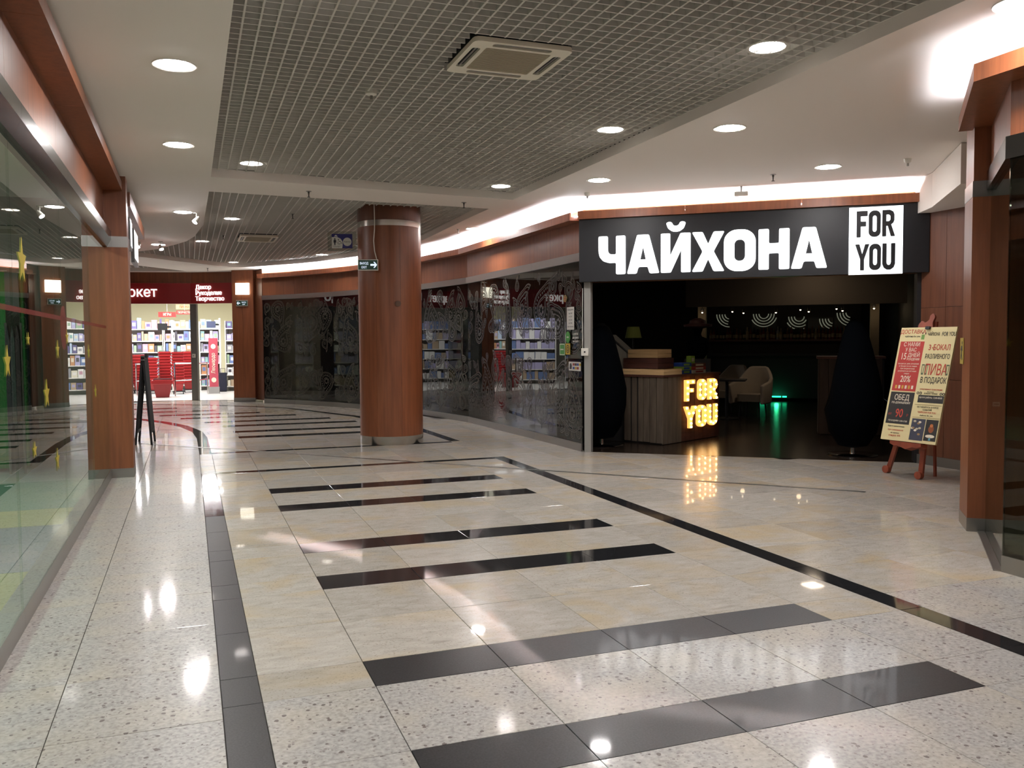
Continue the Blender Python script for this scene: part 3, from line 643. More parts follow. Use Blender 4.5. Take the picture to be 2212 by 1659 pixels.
# ------------------------------------------------------------------ black restaurant sign
sg = thing('shop_sign', fac(2.1, -.12, 2.28), 'long black shop sign with glowing white Cyrillic letters over the dark restaurant entrance', 'sign')
fbox(MB(), -.045, 4.18, -.12, -.002, 2.28, 3.095).build('board', SIGNBLK, sg)
def fplane(s, z, d): return plane_m(fac(s, d, z), EX, ZX)
for ch, s0, s1 in (('Ч', .222, .576), ('А', .600, 1.011), ('И', 1.038, 1.413), ('Х', 1.432, 1.828), ('О', 1.828, 2.212), ('Н', 2.247, 2.613), ('А', 2.632, 3.046)):
    put('letter', glyph_mesh(ch, s1 - s0, .498, .02), fplane(s0, 2.366, -.121), LIT, sg)
br = [(-.125, .115), (-.09, .13), (-.055, .125), (-.035, .085), (0, .072), (.035, .085), (.055, .125), (.09, .13), (.125, .115), (.10, .045), (.05, .008), (0, 0), (-.05, .008), (-.10, .045)]
put('letter_mark', shape([roundc(br, .02)], .02), fplane(1.229, 2.882, -.121), LIT, sg)
lb = fbox(MB(), 3.295, 3.890, -.15, -.12, 2.27, 3.07).build('light_box', mat('light_box', (1, 1, 1), .5, emit=1.05, ecol=(.86, .94, 1)), sg)
for ch, s0, s1, z in (('F', 3.378, 3.500, 2.712), ('O', 3.512, 3.645, 2.712), ('R', 3.662, 3.802, 2.712), ('Y', 3.364, 3.522, 2.318), ('O', 3.522, 3.652, 2.318), ('U', 3.667, 3.808, 2.318)):
    put('letter', glyph_mesh(ch, s1 - s0, .312, .004), fplane(s0, z, -.1515), SIGNBLK, lb)
# ------------------------------------------------------------------ restaurant room
wi = struct(empty('wall_restaurant', fac(2, 12)))
struct(fbox(MB(), 4.75, 4.85, .3, 12.5, 0, ZC).build('wall_restaurant_side', DARKWALL))
fbox(MB(), -12, 7, 12.4, 12.5, 0, ZC).build('back_wall', DARKWALL, wi)
ROOM = [fac(.0, .02), fac(4.6, .02), fac(4.75, 12.4), fac(-11, 12.4), Vector((2.0, 22.9, 0)), Vector((4.65, 18, 0)), Vector((5.05, 15, 0)), Vector((5.06, 10.9, 0))]
struct(MB().prism([p + ZX * 3.05 for p in ROOM], (0, 0, .05)).build('ceiling_restaurant', mat('dark_ceiling', (.03, .026, .022), .8)))
fbox(MB(), .6, 4.6, 6.0, 6.15, 2.15, 3.05).build('dropped_soffit', mat('soffit_brown', (.06, .045, .03), .8), wi)
WF = wood('dark_floor_wood', '1d1611', '2b211a', (1.5, 9, 1), .22)
struct(MB().prism([p - ZX * .012 for p in ROOM], (0, 0, .0125)).build('floor_restaurant', WF))
def dim_light(p, e, c=(1, .72, .42), r=.05):
    la = bpy.data.lights.new('spot_lamp', 'POINT'); la.energy = e; la.color = c; la.shadow_soft_size = r
    o = bpy.data.objects.new('spot_lamp', la); COL.objects.link(o); o.location = p; return o
BULB = mat('bulb_warm', (1, 1, 1), .5, emit=7, ecol=(1, .82, .55))
spots = [(1517, 675), (1582, 673), (1606, 676), (1676, 675), (1729, 669), (1747, 673), (1807, 667), (1820, 671), (1888, 666)]
for k, (x, y) in enumerate(spots):
    s_, z_ = fp(x, y, 9.0 if k not in (0, 8) else 8.6); P_ = fac(s_, 9.0 if k not in (0, 8) else 8.6, z_)
    t = thing('spot_light', P_, ['tiny warm spot above the left whitewashed post', 'tiny warm spot second from left over the bar', 'tiny warm spot third from left over the bar', 'tiny warm spot fourth from left over the bar', 'tiny warm spot fifth from left over the bar', 'tiny warm spot sixth from left over the bar', 'tiny warm spot seventh from left over the bar', 'tiny warm spot eighth from left over the bar', 'tiny warm spot above the right whitewashed post'][k], 'spotlight', 'warm spots above the bar')
    MB().ball(P_, .019, 6).build('bulb', BULB, t); MB().lathe(P_, [(.03, .0), (.035, .05), (.03, .09)], 12).build('socket', BLACK, t)
    MB().tube([P_ + ZX * .09, Vector((P_.x, P_.y, 3.05))], .006, 6).build('stem', BLACK, t)
    if k in (0, 8): dim_light(P_ - NX * .12 - ZX * .04, .9)
    elif k in (2, 4, 6): dim_light(P_ - ZX * .15, .5)
for k, (x0, x1, lab) in enumerate(((1508, 1525, 'pale whitewashed post at the left end of the bar'), (1880, 1899, 'pale whitewashed post at the right end of the bar'))):
    s0, _ = fp(x0, 690, 9); s1, _ = fp(x1, 690, 9)
    t = thing('bar_post', fac((s0 + s1) / 2, 9.1, 0), lab, 'post', 'bar posts'); fbox(MB(), s0, s1, 8.95, 9.2, 0, 3.05).build('shaft', mat('whitewash', '8d8272', .8), t); fbox(MB(), s0 - .02, s1 + .02, 8.93, 9.22, 0, .1).build('plinth', DARKWALL, t)
# bar: counter, shelf, bottles, patterned back-lit panels
bc = thing('bar_counter', fac(2.3, 10.7), 'long black bar counter at the back of the dark restaurant', 'counter')
fbox(MB(), .3, 5.0 - .5, 10.6, 11.2, .08, 1.10).build('body', mat('bar_black', (.012, .013, .016), .6), bc); fbox(MB(), .25, 4.55, 10.5, 11.3, 1.10, 1.15).build('worktop', BLACK, bc)
q0, q1 = fp(1640, 864, 10.55), fp(1716, 862, 10.55)
for a_, b_ in ((.0, .2), (.34, .62), (.66, .78)):
    fbox(MB(), q0[0] + (q1[0] - q0[0]) * a_, q0[0] + (q1[0] - q0[0]) * b_, 10.57, 10.6, .10, .13).build('green_led', mat('green_led', (.1, 1, .5), .5, emit=2.2, ecol=(.02, 1, .42)), bc)
o = dim_light(fac((q0[0] + q1[0]) / 2, 10.35, .12), 1.3, (.05, 1, .4), .05)
bs = thing('bar_shelf', fac(2.2, 12.1), 'dark wall shelf of bottles behind the bar', 'shelf')
zs = fp(1700, 733, 12)[1]; sA, sB = fp(1528, 733, 12)[0], fp(1862, 733, 12)[0]
fbox(MB(), sA, sB, 11.9, 12.38, zs - .05, zs).build('board', WOODD, bs); fbox(MB(), sA, sB, 12.3, 12.39, zs - .6, zs + .9).build('back_panel', mat('shelf_back', (.03, .022, .016), .5), bs)
BC = [mat('bottle_%s' % n_, c_, .15) for n_, c_ in (('amber', '7a4a1e'), ('green', '22351e'), ('clear', '9a978c'), ('red', '7a2a1c'), ('cream', 'b09a70'), ('dark', '15120f'))]
LBL = mat('bottle_label', 'b5a27c', .7)
names_b = ['amber', 'dark green', 'clear', 'red', 'cream', 'black']
bmesh_cache = {}
for k in range(44):
    s_ = sA + .08 + (sB - sA - .16) * k / 43 + R.uniform(-.01, .01); i = R.choice((0, 0, 1, 2, 3, 3, 4, 5)); h = R.uniform(.26, .34)
    q = fac(s_, 12.08 + R.uniform(-.04, .04), zs)
    o = MB().lathe(q, [(.036, 0), (.038, .02), (.038, h * .58), (.016, h * .74), (.013, h * .97), (.015, h)], 10).build('bottle', BC[i], None, True)
    tag(o, '%s bottle on the bar shelf, %s from its left end' % (names_b[i], nth(k + 1)), 'bottle', 'bottles behind the bar')
    MB().lathe(q, [(.039, h * .15), (.039, h * .45)], 10).build('paper_label', LBL, o)
pa = thing('lit_panel', fac(2.3, 12.2), 'long back-lit patterned glass panel above the bar bottles', 'panel')
za, zb = fp(1600, 712, 12.2)[1], fp(1600, 688, 12.2)[1]
for x0, x1 in ((1543, 1576), (1624, 1678), (1700, 1742), (1745, 1800), (1802, 1838)):
    s0, s1 = fp(x0, 700, 12.2)[0], fp(x1, 700, 12.2)[0]
    fbox(MB(), s0, s1, 12.2, 12.22, za, zb).build('pane', mat('panel_dark', (.02, .022, .02), .3), pa)
    mb = MB(); cs, cz = R.choice((s0, s1, s0 + .3, s1 - .2)), zb + R.uniform(-.1, .12)
    for rr in (.12, .19, .26, .33):
        P_ = [q_ for q_ in arc(cs, cz, rr, rr, PI, 2 * PI, 20)]
        for (x_, y_), (x2, y2) in zip(P_[:-1], P_[1:]):
            if s0 < x_ < s1 and s0 < x2 < s1 and za < min(y_, y2): mb.tube([fac(x_, 12.19, y_), fac(x2, 12.19, y2)], .013, 4)
    if mb.v: mb.build('glowing_line', mat('panel_glow', (.8, .8, .7), .5, emit=.13, ecol='c9cdb4'), pa)
# ------------------------------------------------------------------ reception counter of crate boards
ca = Vector((.894, .448, 0)); ca.normalize(); cb = Vector((-ca.y, ca.x, 0)); CC = fl(1432, 962); CC.z = 0
CL, CWd, CH = 1.565, .68, 1.0
PLANK = wood('grey_plank', '4c4136', '6d5f50', (14, 14, 1.5), .75); PALE = wood('pale_pine', 'bf9c6a', 'deba86', (2, 2, 40), .7); DBROWN = wood('dark_crate', '3b1f15', '552d20', (2, 2, 30), .7)
rc = thing('reception_counter', CC + ca * CL / 2 + cb * CWd / 2, 'reception counter of rough grey crate boards with glowing FOR YOU letters', 'counter')
def cbox(mb, a0, a1, b0, b1, z0, z1): return mb.box(CC + ca * (a0 + a1) / 2 + cb * (b0 + b1) / 2 + ZX * (z0 + z1) / 2, (a1 - a0, b1 - b0, z1 - z0), (ca, cb, ZX))
n = 6
for k in range(n):
    cbox(MB(), 0, .02, CWd * k / n + .005, CWd * (k + 1) / n - (.030 if k in (3, 4) else .007), .02 + R.uniform(0, .01), CH - .03).build('plank', PLANK, rc)
n = 13
for k in range(n): cbox(MB(), CL * k / n + .003, CL * (k + 1) / n - .003, R.uniform(-.006, 0), .02, .01, CH - .03).build('plank', PLANK if k < 4 else DBROWN, rc)
cbox(MB(), .03, CL, .03, CWd, .0, CH - .03).build('carcass', DARKWALL, rc); cbox(MB(), -.02, CL + .02, -.02, CWd + .02, CH - .03, CH).build('top_board', DBROWN, rc)
MARQ = mat('marquee_letter', 'e0a040', .5, emit=1.0, ecol=(1, .45, .10)); MBULB = mat('marquee_bulb', (1, 1, 1), .4, emit=8, ecol=(1, .72, .33))
def cplane(a_, z): return plane_m(CC + ca * a_ - cb * .03 + ZX * z, ca, ZX)
for ch, a0, a1, z0, z1 in (('F', .50, .76, .60, .915), ('O', .86, 1.08, .60, .915), ('R', 1.15, 1.42, .595, .915), ('Y', .48, .80, .20, .525), ('O', .83, 1.08, .20, .525), ('U', 1.14, 1.41, .20, .525)):
    g = glyph(ch); x1 = max(q[0] for q in g[0]); sc_ = lambda q: ((q[0]) * (a1 - a0) / x1, q[1] * (z1 - z0))
    L = put('marquee_letter', shape([[sc_(q) for q in k] for k in g], .035), cplane(a0, z0), MARQ, rc)
    mb = MB(); paths = {'F': [(.07, .08), (.07, .36), (.07, .62), (.07, .9), (.22, .5), (.27, .9)], 'O': [(.07, .25), (.07, .5), (.07, .75), (.22, .92), (.37, .75), (.37, .5), (.37, .25), (.22, .08)],
        'R': [(.07, .08), (.07, .36), (.07, .62), (.07, .9), (.25, .91), (.35, .7), (.24, .48), (.33, .25), (.37, .07)], 'Y': [(.07, .93), (.16, .68), (.44, .93), (.35, .68), (.255, .42), (.255, .22), (.255, .06)], 'U': [(.07, .93), (.07, .66), (.07, .4), (.1, .17), (.22, .09), (.34, .17), (.37, .4), (.37, .66), (.37, .93)]}[ch]
    for q in paths:
        x_, z_ = sc_(q); mb.ball(CC + ca * (a0 + x_) - cb * .072 + ZX * (z0 + z_), .017, 5)
    b_ = mb.build('bulb', MBULB, L, True); stuff(b_)
# things on the counter
def crate(name, px, z, size, m, label, slats, ax=(ca, cb, ZX), knots=False):
    c_ = px; t = thing(name, Vector((c_.x, c_.y, z)), label, 'crate'); lx, ly, lz = size
    C = lambda a_, b_, z_: Vector((c_.x, c_.y, 0)) + ax[0] * a_ + ax[1] * b_ + ZX * (z + z_)
    for k in range(slats):
        h = lz / slats
        for sgn in (-1, 1):
            MB().box(C(0, sgn * (ly / 2 - .008), h * (k + .5)), (lx, .016, h - .004), ax).build('slat', m, t); MB().box(C(sgn * (lx / 2 - .008), 0, h * (k + .5)), (.016, ly - .032, h - .004), ax).build('slat', m, t)
    MB().box(C(0, 0, .006), (lx - .03, ly - .03, .01), ax).build('bottom', m, t)
    return t
axc = (cb, ca, ZX)
p1_ = CC + ca * .24 + cb * .36
crate('wooden_crate', p1_, CH, (.74, .48, .085), PALE, 'shallow pale pine crate at the bottom on the left end of the reception counter', 2, axc)
crate('wooden_crate', p1_ + cb * .05, CH + .087, (.60, .42, .155), DBROWN, 'dark reddish wooden crate between two pale crates on the counter', 2, axc)
crate('wooden_crate', p1_ + cb * .03, CH + .244, (.52, .36, .125), PALE, 'pale pine crate topmost of the stack on the counter', 2, axc)
def boxthing(name, p, size, m, label, cat, ax, lid=None, group=None):
    o = MB().box(Vector(p) + ZX * size[2] / 2, size, ax).build(name, m); tag(o, label, cat, group)
    if lid: MB().box(Vector(p) + ZX * size[2] / 2 - ax[1] * (size[1] / 2 + .001), (size[0] * .6, .002, size[2] * .5), ax).build('front_print', lid, o)
    return o
BLUE = mat('blue_card', '20408a', .5); LIME = mat('lime_card', '7c9a34', .5); REDC = mat('red_card', '8a2c22', .5); CREAM = mat('cream_card', 'b4aa90', .6)
gx = CC + ca * .66 + cb * .12
for k, (m_, lab) in enumerate(((BLUE, 'blue board game box at the bottom of the game stack on the counter'), (LIME, 'green edged game box in the middle of the game stack'), (BLUE, 'blue board game box topmost beside the hand sanitizer'))):
    boxthing('game_box', gx + ZX * (CH + .055 * k), (.26, .2, .054), m_, lab, 'box', (ca, cb, ZX), LIME if m_ is BLUE else BLUE)
gx = CC + ca * 1.02 + cb * .13
for k, (m_, lab) in enumerate(((CREAM, 'cream game box at the bottom of the right stack on the counter'), (REDC, 'dark red game box in the right stack on the counter'), (DBROWN, 'brown game box topmost of the right stack on the counter'))):
    boxthing('game_box', gx + ZX * (CH + .05 * k), (.36, .22, .049), m_, lab, 'box', (ca, cb, ZX), CREAM if m_ is not CREAM else REDC)
boxthing('card_box', CC + ca * .93 + cb * .12 + ZX * (CH + .15), (.11, .08, .11), LIME, 'small lime green box standing on the right game stack', 'box', (ca, cb, ZX), CREAM)
sp_ = CC + ca * .56 + cb * .3
hs = thing('sanitizer_bottle', sp_ + ZX * CH, 'clear pump bottle of hand sanitizer on the reception counter', 'bottle')
SAN = mat('clear_plastic', 'b4bcbc', .2)
MB().lathe(sp_ + ZX * CH, [(.045, 0), (.047, .02), (.047, .15), (.03, .19), (.016, .2)], 16).build('body', SAN, hs, True); MB().lathe(sp_ + ZX * (CH + .2), [(.018, 0), (.018, .03), (.006, .03), (.006, .075), (.02, .075), (.02, .092)], 12).build('pump', PLASTW, hs); MB().box(sp_ + ZX * (CH + .285) - ca * .03, (.06, .012, .012), (ca, cb, ZX)).build('spout', PLASTW, hs)
# toy house on a dark stand behind the counter
hp = fac(.10, 1.60, 0)
st = tag(MB().box(hp + ZX * .53, (.34, .36, 1.06), (EX, NX, ZX)).build('display_stand', DARKWALL), 'dark stand under the toy house', 'stand'); MB().box(hp + ZX * 1.07, (.38, .40, .02), (EX, NX, ZX)).build('top_board', DBROWN, st)
th = thing('toy_house', hp + ZX * 1.08, 'white toy house with dark gable roof and a red shutter', 'toy house')
HW = mat('house_white', '8f8a7c', .7); M = plane_m(hp + ZX * 1.08 - EX * .22 - NX * .2, EX, ZX)
put('wall', shape([[(0, 0), (.44, 0), (.44, .22), (.16, .46), (0, .30)], [(.07, .08), (.17, .08), (.17, .24), (.07, .24)][::-1]], .02), M @ Matrix.Translation((0, 0, -.02)), HW, th)
MB().box(hp + ZX * 1.19 + NX * .02, (.43, .36, .22), (EX, NX, ZX)).build('body', HW, th)
RX = (EX * .28 - ZX * .25).normalized(); MB().box(hp + ZX * 1.44 + EX * .10, (.42, .48, .02), (RX, NX, RX.cross(NX))).build('roof', mat('roof_grey', (.06, .06, .055), .8), th)
RX = (EX * .2 + ZX * .24).normalized(); MB().box(hp + ZX * 1.46 - EX * .15, (.22, .48, .02), (RX, NX, RX.cross(NX))).build('roof', MATS['roof_grey'], th)
MB().box(hp + ZX * 1.24 + EX * .0 - NX * .215, (.09, .012, .17), (EX, NX, ZX)).build('shutter', mat('shutter_red', '8c2a1e', .6), th)
lp = fac(fp(1368, 745, 3.0)[0], 3.0, 0)
fl_ = thing('table_lamp', lp, 'small lamp with olive green shade behind the toy house', 'lamp'); zt, zb_ = fp(1368, 706, 3.0)[1], fp(1368, 730, 3.0)[1]
MB().lathe(lp, [(.15, 0), (.15, .03), (.015, .04), (.015, zb_)], 16).build('stand', BLACK, fl_); MB().lathe(lp, [(.14, zb_), (.10, zt)], 20).build('lamp_shade', mat('olive_shade', '5f6a2c', .8), fl_)
# bust with a wide hat
bp = fac(fp(1507, 765, 3.3)[0], 3.3, 0)
bu = thing('hat_bust', bp, 'dark bust sculpture wearing a wide reddish hat behind the counter', 'sculpture'); z0, z1, z2, z3 = (fp(1507, y, 3.3)[1] for y in (775, 727, 712, 690))
MB().box(bp + ZX * z0 / 2, (.4, .3, z0), (EX, NX, ZX)).build('plinth', DARKWALL, bu)
MB().lathe(bp, [(.10, z0), (.16, z0 + .08), (.20, z1 - .12), (.17, z1 - .04), (.07, z1), (.055, z1 + .04), (.09, z2 + .03), (.1, z3 - .1), (.06, z3)], 18, (EX, NX, ZX), 1, .6).build('torso', NAVY, bu, True)
MB().lathe(bp, [(.10, z2 + .02), (.23, z2 + .05), (.235, z2 + .085), (.14, z2 + .1), (.13, z3 - .02), (.05, z3 + .02)], 24).build('hat', mat('hat_red', '3a1712', .7), bu, True)
# cocoon chairs
def cocoon(p, label, yaw, s=1.):
    t = thing('cocoon_chair', p, label, 'chair', None, 0); ax = axes(yaw); P = Vector(p)
    MB().lathe(P, [(.30, 0), (.31, .012), (.29, .022), (.03, .03), (.025, .10)], 32).build('swivel_base', CHROME, t, True)
    mb = MB(); n, m_ = 18, 20; vs = []
    prof = [(.05, .10), (.18, .13), (.29, .30), (.35, .58), (.355, .82), (.30, 1.08), (.235, 1.34), (.18, 1.54), (.11, 1.69), (.03, 1.75)]
    for r, z in prof:
        for k in range(m_ + 1):
            a = PI * .22 + (2 * PI - PI * .44) * k / m_ if z > .62 else PI * .02 + (2 * PI - .04 * PI) * k / m_
            vs.append(P + ax[0] * r * math.cos(a) + ax[1] * r * math.sin(a) + ZX * z)
    fs = [(i * (m_ + 1) + k, i * (m_ + 1) + k + 1, (i + 1) * (m_ + 1) + k + 1, (i + 1) * (m_ + 1) + k) for i in range(len(prof) - 1) for k in range(m_)]
    o = mb.add(vs, fs).build('shell', NAVY, t, True); md = o.modifiers.new('thick', 'SOLIDIFY'); md.thickness = .05; md.offset = -1
    MB().rbox(P + ax[0] * .05 + ZX * .52, (.46, .46, .14), .2, ax, 6).build('seat_cushion', NAVY, t)
    return t
cocoon(fac(.33, .42, 0) + Vector((0, 0, 0)) if False else Vector((5.50, 11.20, .001)), 'tall black cocoon chair behind the grey door post', 1.2)
cocoon(Vector((8.0, 8.98, .001)), 'tall black cocoon chair beside the poster easel', 2.4)
# beige armchairs and a table
FAB = mat('beige_fabric', 'a89a88', .9); FABD = mat('beige_fabric_shade', '6d6154', .9)
def armchair(p, yaw, label):
    t = thing('armchair', p, label, 'chair', 'beige armchairs'); ax = axes(yaw); P = Vector(p); C = lambda a, b, z: P + ax[0] * a + ax[1] * b + ZX * z
    MB().rbox(C(.02, 0, .37), (.52, .46, .14), .06, ax).build('seat', FAB, t)
    mb = MB(); n = 16; rows = []
    for k in range(n + 1):
        a = PI * .5 + PI * k / n; q = abs(k / n - .5) * 2; top = .97 - .34 * max(0, q - .35) / .65
        x = -.05 + .28 * math.cos(a) if q < .98 else .18; y = .31 * math.sin(a)
        if q > .8: x += (q - .8) * 1.1
        rows.append((x, y, top))
    for x, y, top in rows: mb.v += [tuple(C(x, y, .26)), tuple(C(x * 1.12, y * 1.06, top))]
    mb.f += [(2 * i, 2 * i + 2, 2 * i + 3, 2 * i + 1) for i in range(n)]
    o = mb.build('backrest', FAB, t, True); md = o.modifiers.new('thick', 'SOLIDIFY'); md.thickness = .07; md.offset = 0; bv = o.modifiers.new('round', 'BEVEL'); bv.width = .03; bv.segments = 3
    for a in (-.2, .2):
        for b in (-.2, .2): MB().tube([C(a, b, 0), C(a * .9, b * .9, .3)], [.014, .022], 6).build('leg', DARKWALL, t)
P1, P2 = fl(1574, 889), fl(1626, 899)
armchair((P1.x, P1.y, .001), 3.55, 'beige armchair half hidden behind the reception counter'); armchair((P2.x, P2.y, .001), 3.75, 'beige wing armchair nearest the green glow, right of the other')
tp = fl(1570, 905); tt = thing('cafe_table', tp, 'dark cafe table in front of the beige armchairs', 'table')
MB().box(Vector((tp.x, tp.y, .74)), (.7, .7, .03), (EX, NX, ZX)).build('tabletop', BLACK, tt); MB().lathe((tp.x, tp.y, 0), [(.22, 0.001), (.22, .02), (.03, .03), (.03, .72)], 16).build('pedestal', BLACK, tt)
# right crate counter
q = fl(1760, 938); q2 = fl(1795, 941)
CRD = wood('crate_dark', '2a1d15', '382820', (14, 14, 1.5), .8)
rr_ = thing('crate_stand', (q.x, q.y, 0), 'tall dark crate board stand right of the walkway inside', 'counter')
mb_ax = (EX, NX, ZX); Q = Vector((q.x, q.y, 0))
for k in range(7): MB().box(Q + EX * (.13 + .13 * k) + NX * .0 + ZX * .6, (.124, .02, 1.18), mb_ax).build('plank', CRD, rr_)
for k in range(4): MB().box(Q + EX * .055 + NX * (.08 + .13 * k) + ZX * .6, (.02, .124, 1.18), mb_ax).build('plank', CRD, rr_)
MB().box(Q + EX * .52 + NX * .28 + ZX * 1.21, (1.0, .62, .035), mb_ax).build('top_board', DBROWN, rr_); MB().box(Q + EX * .55 + NX * .28 + ZX * .6, (.9, .5, 1.15), mb_ax).build('carcass', DARKWALL, rr_)
o = tag(MB().box(Q + EX * .62 + NX * .02 + ZX * 1.275, (.14, .02, .09), (EX, NX, ZX)).build('price_card', mat('card_pale', 'a58a6a', .7)), 'small pale card on the tall crate stand', 'card')
MB().box(Q + EX * .62 + NX * .05 + ZX * 1.234, (.14, .06, .01), (EX, NX, ZX)).build('foot', MATS['card_pale'], o)
# two unseen fill lamps, added to brighten the toy house, crates and armchairs
for s_, d_, e_ in ((.55, 1.75, 4.0), (3.0, 5.2, 7.0)):
    la = bpy.data.lights.new('room_fill', 'AREA'); la.size = .3; la.energy = e_; la.color = (1, .8, .6)
    o = bpy.data.objects.new('room_fill', la); COL.objects.link(o); o.location = fac(s_, d_, 3.0)

# ------------------------------------------------------------------ door post switch, cable, stickers on glass
p = fac(.01, -.035, 1.35); swt = thing('call_button', p, 'small white control box on the grey door post', 'switch')
MB().rbox(p, (.10, .035, .10), .01, (EX, NX, ZX)).build('case', PLASTW, swt); MB().lathe(p - NX * .017, [(.012, 0), (.01, .006)], 12, (EX, ZX, -NX)).build('button', BLACK, swt); MB().tube([p + ZX * .05 - EX * .03, p + ZX * .3 - EX * .035, p + ZX * .85 - EX * .03], .004, 6).build('cable', PLASTW, swt)
def gsticker(name, v0, v1, z0, z1, m, label, ov=False, sub=None):
    u = 4.953 - .012; c_ = Vector((u, (v0 + v1) / 2, (z0 + z1) / 2)); M = plane_m(c_, (0, -1, 0), ZX); a, b = abs(v0 - v1) / 2, (z1 - z0) / 2
    me = shape([arc(0, 0, a, b, 0, 2 * PI, 24)[:-1] if ov else roundc([(-a, -b), (a, -b), (a, b), (-a, b)], .012)], .002)
    o = put(name, me, M, m, None); tag(o, label, 'sticker')
    if sub:
        for nm, sh, mm in sub(a, b): put(nm, shape(sh, .001), M @ Matrix.Translation((0, 0, .0022)), mm, o)
    return o, M, a, b
PAPER = mat('paper', 'c9c7c0', .8); INK = mat('ink', '3a3a3a', .8)
o, M, a, b = gsticker('notice', 11.142, 10.90, 1.653, 1.966, PAPER, 'white paper notice with lines of print on the dark glass beside the entrance')
texts('lettering', [('Режим работы', 0, .11, .028, 0, 1, 'CENTER'), ('пн 12-00', 0, .06, .03, 0, 1, 'CENTER'), ('пт 12-02', 0, .015, .03, 0, 1, 'CENTER'), ('сб 12-02', 0, -.03, .03, 0, 1, 'CENTER'), ('вс 12-00', 0, -.075, .03, 0, 1, 'CENTER'), ('Добро пожаловать', 0, -.12, .022, 0, 1, 'CENTER')], M @ Matrix.Translation((0, 0, .0022)), INK, o, .0006)
GRS = mat('sticker_green', '3f8a3c', .5); YES = mat('sticker_yellow', 'b89a2c', .5)
gsticker('sticker', 11.193, 11.037, 1.47, 1.632, GRS, 'green oval sticker on the dark glass', True, lambda a, b: [('mark', [roundc([(-a * .5, -b * .1), (a * .5, -b * .1), (a * .4, b * .12), (-a * .4, b * .12)], .005)], PAPER)])
gsticker('sticker', 11.406, 11.213, 1.295, 1.464, GRS, 'green square sticker with white border on the dark glass', False, lambda a, b: [('border', [roundc([(-a * .92, -b * .92), (a * .92, -b * .92), (a * .92, b * .92), (-a * .92, b * .92)], .012), roundc([(-a * .8, -b * .8), (a * .8, -b * .8), (a * .8, b * .8), (-a * .8, b * .8)], .012)[::-1]], PAPER), ('mark', [[(-a * .6, -b * .1), (a * .5, -b * .1), (a * .5, b * .1), (-a * .6, b * .1)]], PAPER)])
gsticker('sticker', 11.195, 11.038, 1.31, 1.464, YES, 'yellow square sticker with dark rings below the green oval', False, lambda a, b: [('ring', [arc(0, 0, a * .7, b * .75, 0, 2 * PI, 20)[:-1], arc(0, 0, a * .55, b * .6, 0, 2 * PI, 20)[:-1][::-1]], INK), ('ring', [arc(0, 0, a * .35, b * .4, 0, 2 * PI, 20)[:-1], arc(0, 0, a * .2, b * .25, 0, 2 * PI, 20)[:-1][::-1]], INK)])
gsticker('sticker', 11.268, 11.141, 2.043, 2.139, mat('sticker_gold', '9a7a3a', .5), 'gold oval sticker high on the dark glass above the notice', True, lambda a, b: [('ring', [arc(0, 0, a * .8, b * .8, 0, 2 * PI, 20)[:-1], arc(0, 0, a * .65, b * .65, 0, 2 * PI, 20)[:-1][::-1]], INK), ('mark', [arc(0, 0, a * .35, b * .35, 0, 2 * PI, 14)[:-1]], REDC)])
o, M, a, b = gsticker('sticker', 11.086, 10.69, 1.09, 1.213, PAPER, 'white payment card sticker with small coloured logos on the dark glass')
for i in range(4):
    for j in range(2):
        if (i, j) != (3, 1): put('card_mark', shape([roundc([(-.03, -.016), (.03, -.016), (.03, .016), (-.03, .016)], .006)], .001), M @ Matrix.Translation((-.03 + .068 * i, .026 - .05 * j, .0022)), (REDC, INK, BLUE, YES)[(i + 2 * j) % 4], o)
put('hand_mark', shape([roundc([(-.17, -.04), (-.10, -.04), (-.09, .01), (-.12, .045), (-.16, .03)], .01)], .001), M @ Matrix.Translation((0, 0, .0022)), INK, o)
o = texts('text_decal', [('с собой', 0, .05, .045, 0, 1, 'CENTER'), ('доставка', 0, .0, .045, 0, 1, 'CENTER'), ('чай кофе', 0, -.05, .045, 0, 1, 'CENTER')], plane_m((4.94, 10.86, 1.53), (0, -1, 0), ZX), PAPER, None, .001); tag(o, 'small white lettering decal on dark glass right of the green oval sticker', 'sticker')
# stars, red line and circle on the left glass
STAR = mat('star_yellow', 'b3a02c', .6); REDL = mat('red_decal', '8a3026', .6, alpha=.36)
def star(v0, v1, z0, z1, label):
    a, b = max(abs(v1 - v0), abs(z1 - z0)) / 2, abs(z1 - z0) / 2
    pts = [((1 if k % 2 == 0 else .42) * math.sin(PI * k / 5) * a, (1 if k % 2 == 0 else .42) * math.cos(PI * k / 5) * b) for k in range(10)]
    o = put('star_sticker', shape([pts], .001), plane_m((-.849, (v0 + v1) / 2, (z0 + z1) / 2), (0, 1, 0), ZX), STAR, None); o.rotation_euler = (0, 0, 0)
    return tag(o, label, 'sticker', 'yellow star stickers on the left glass')
for a in ((5.355, 5.512, 1.821, 2.09, 'largest yellow star sticker, highest on the left shop glass'), (4.868, 4.986, 1.326, 1.50, 'yellow star sticker nearest the viewer on the left glass'), (6.047, 6.271, 1.09, 1.285, 'large low yellow star sticker on the left glass before the reflected pier'),
          (5.504, 5.597, 1.49, 1.57, 'smallest yellow star sticker beside the glass seam'), (6.635, 6.783, 1.39, 1.532, 'yellow star sticker below the red line left of the red disc'), (7.117, 7.296, 1.49, 1.615, 'yellow star sticker overlapping the red disc'),
          (5.575, 5.717, .84, .945, 'small yellow star sticker low on the left glass, first in the bottom pair'), (6.47, 6.606, .638, .806, 'yellow star sticker lowest on the left glass'), (8.6, 8.75, 1.36, 1.5, 'yellow star sticker on the left glass near the wooden pillar'), (9.1, 9.25, .98, 1.12, 'yellow star sticker on the last pane before the pillar, lower one')): star(*a)
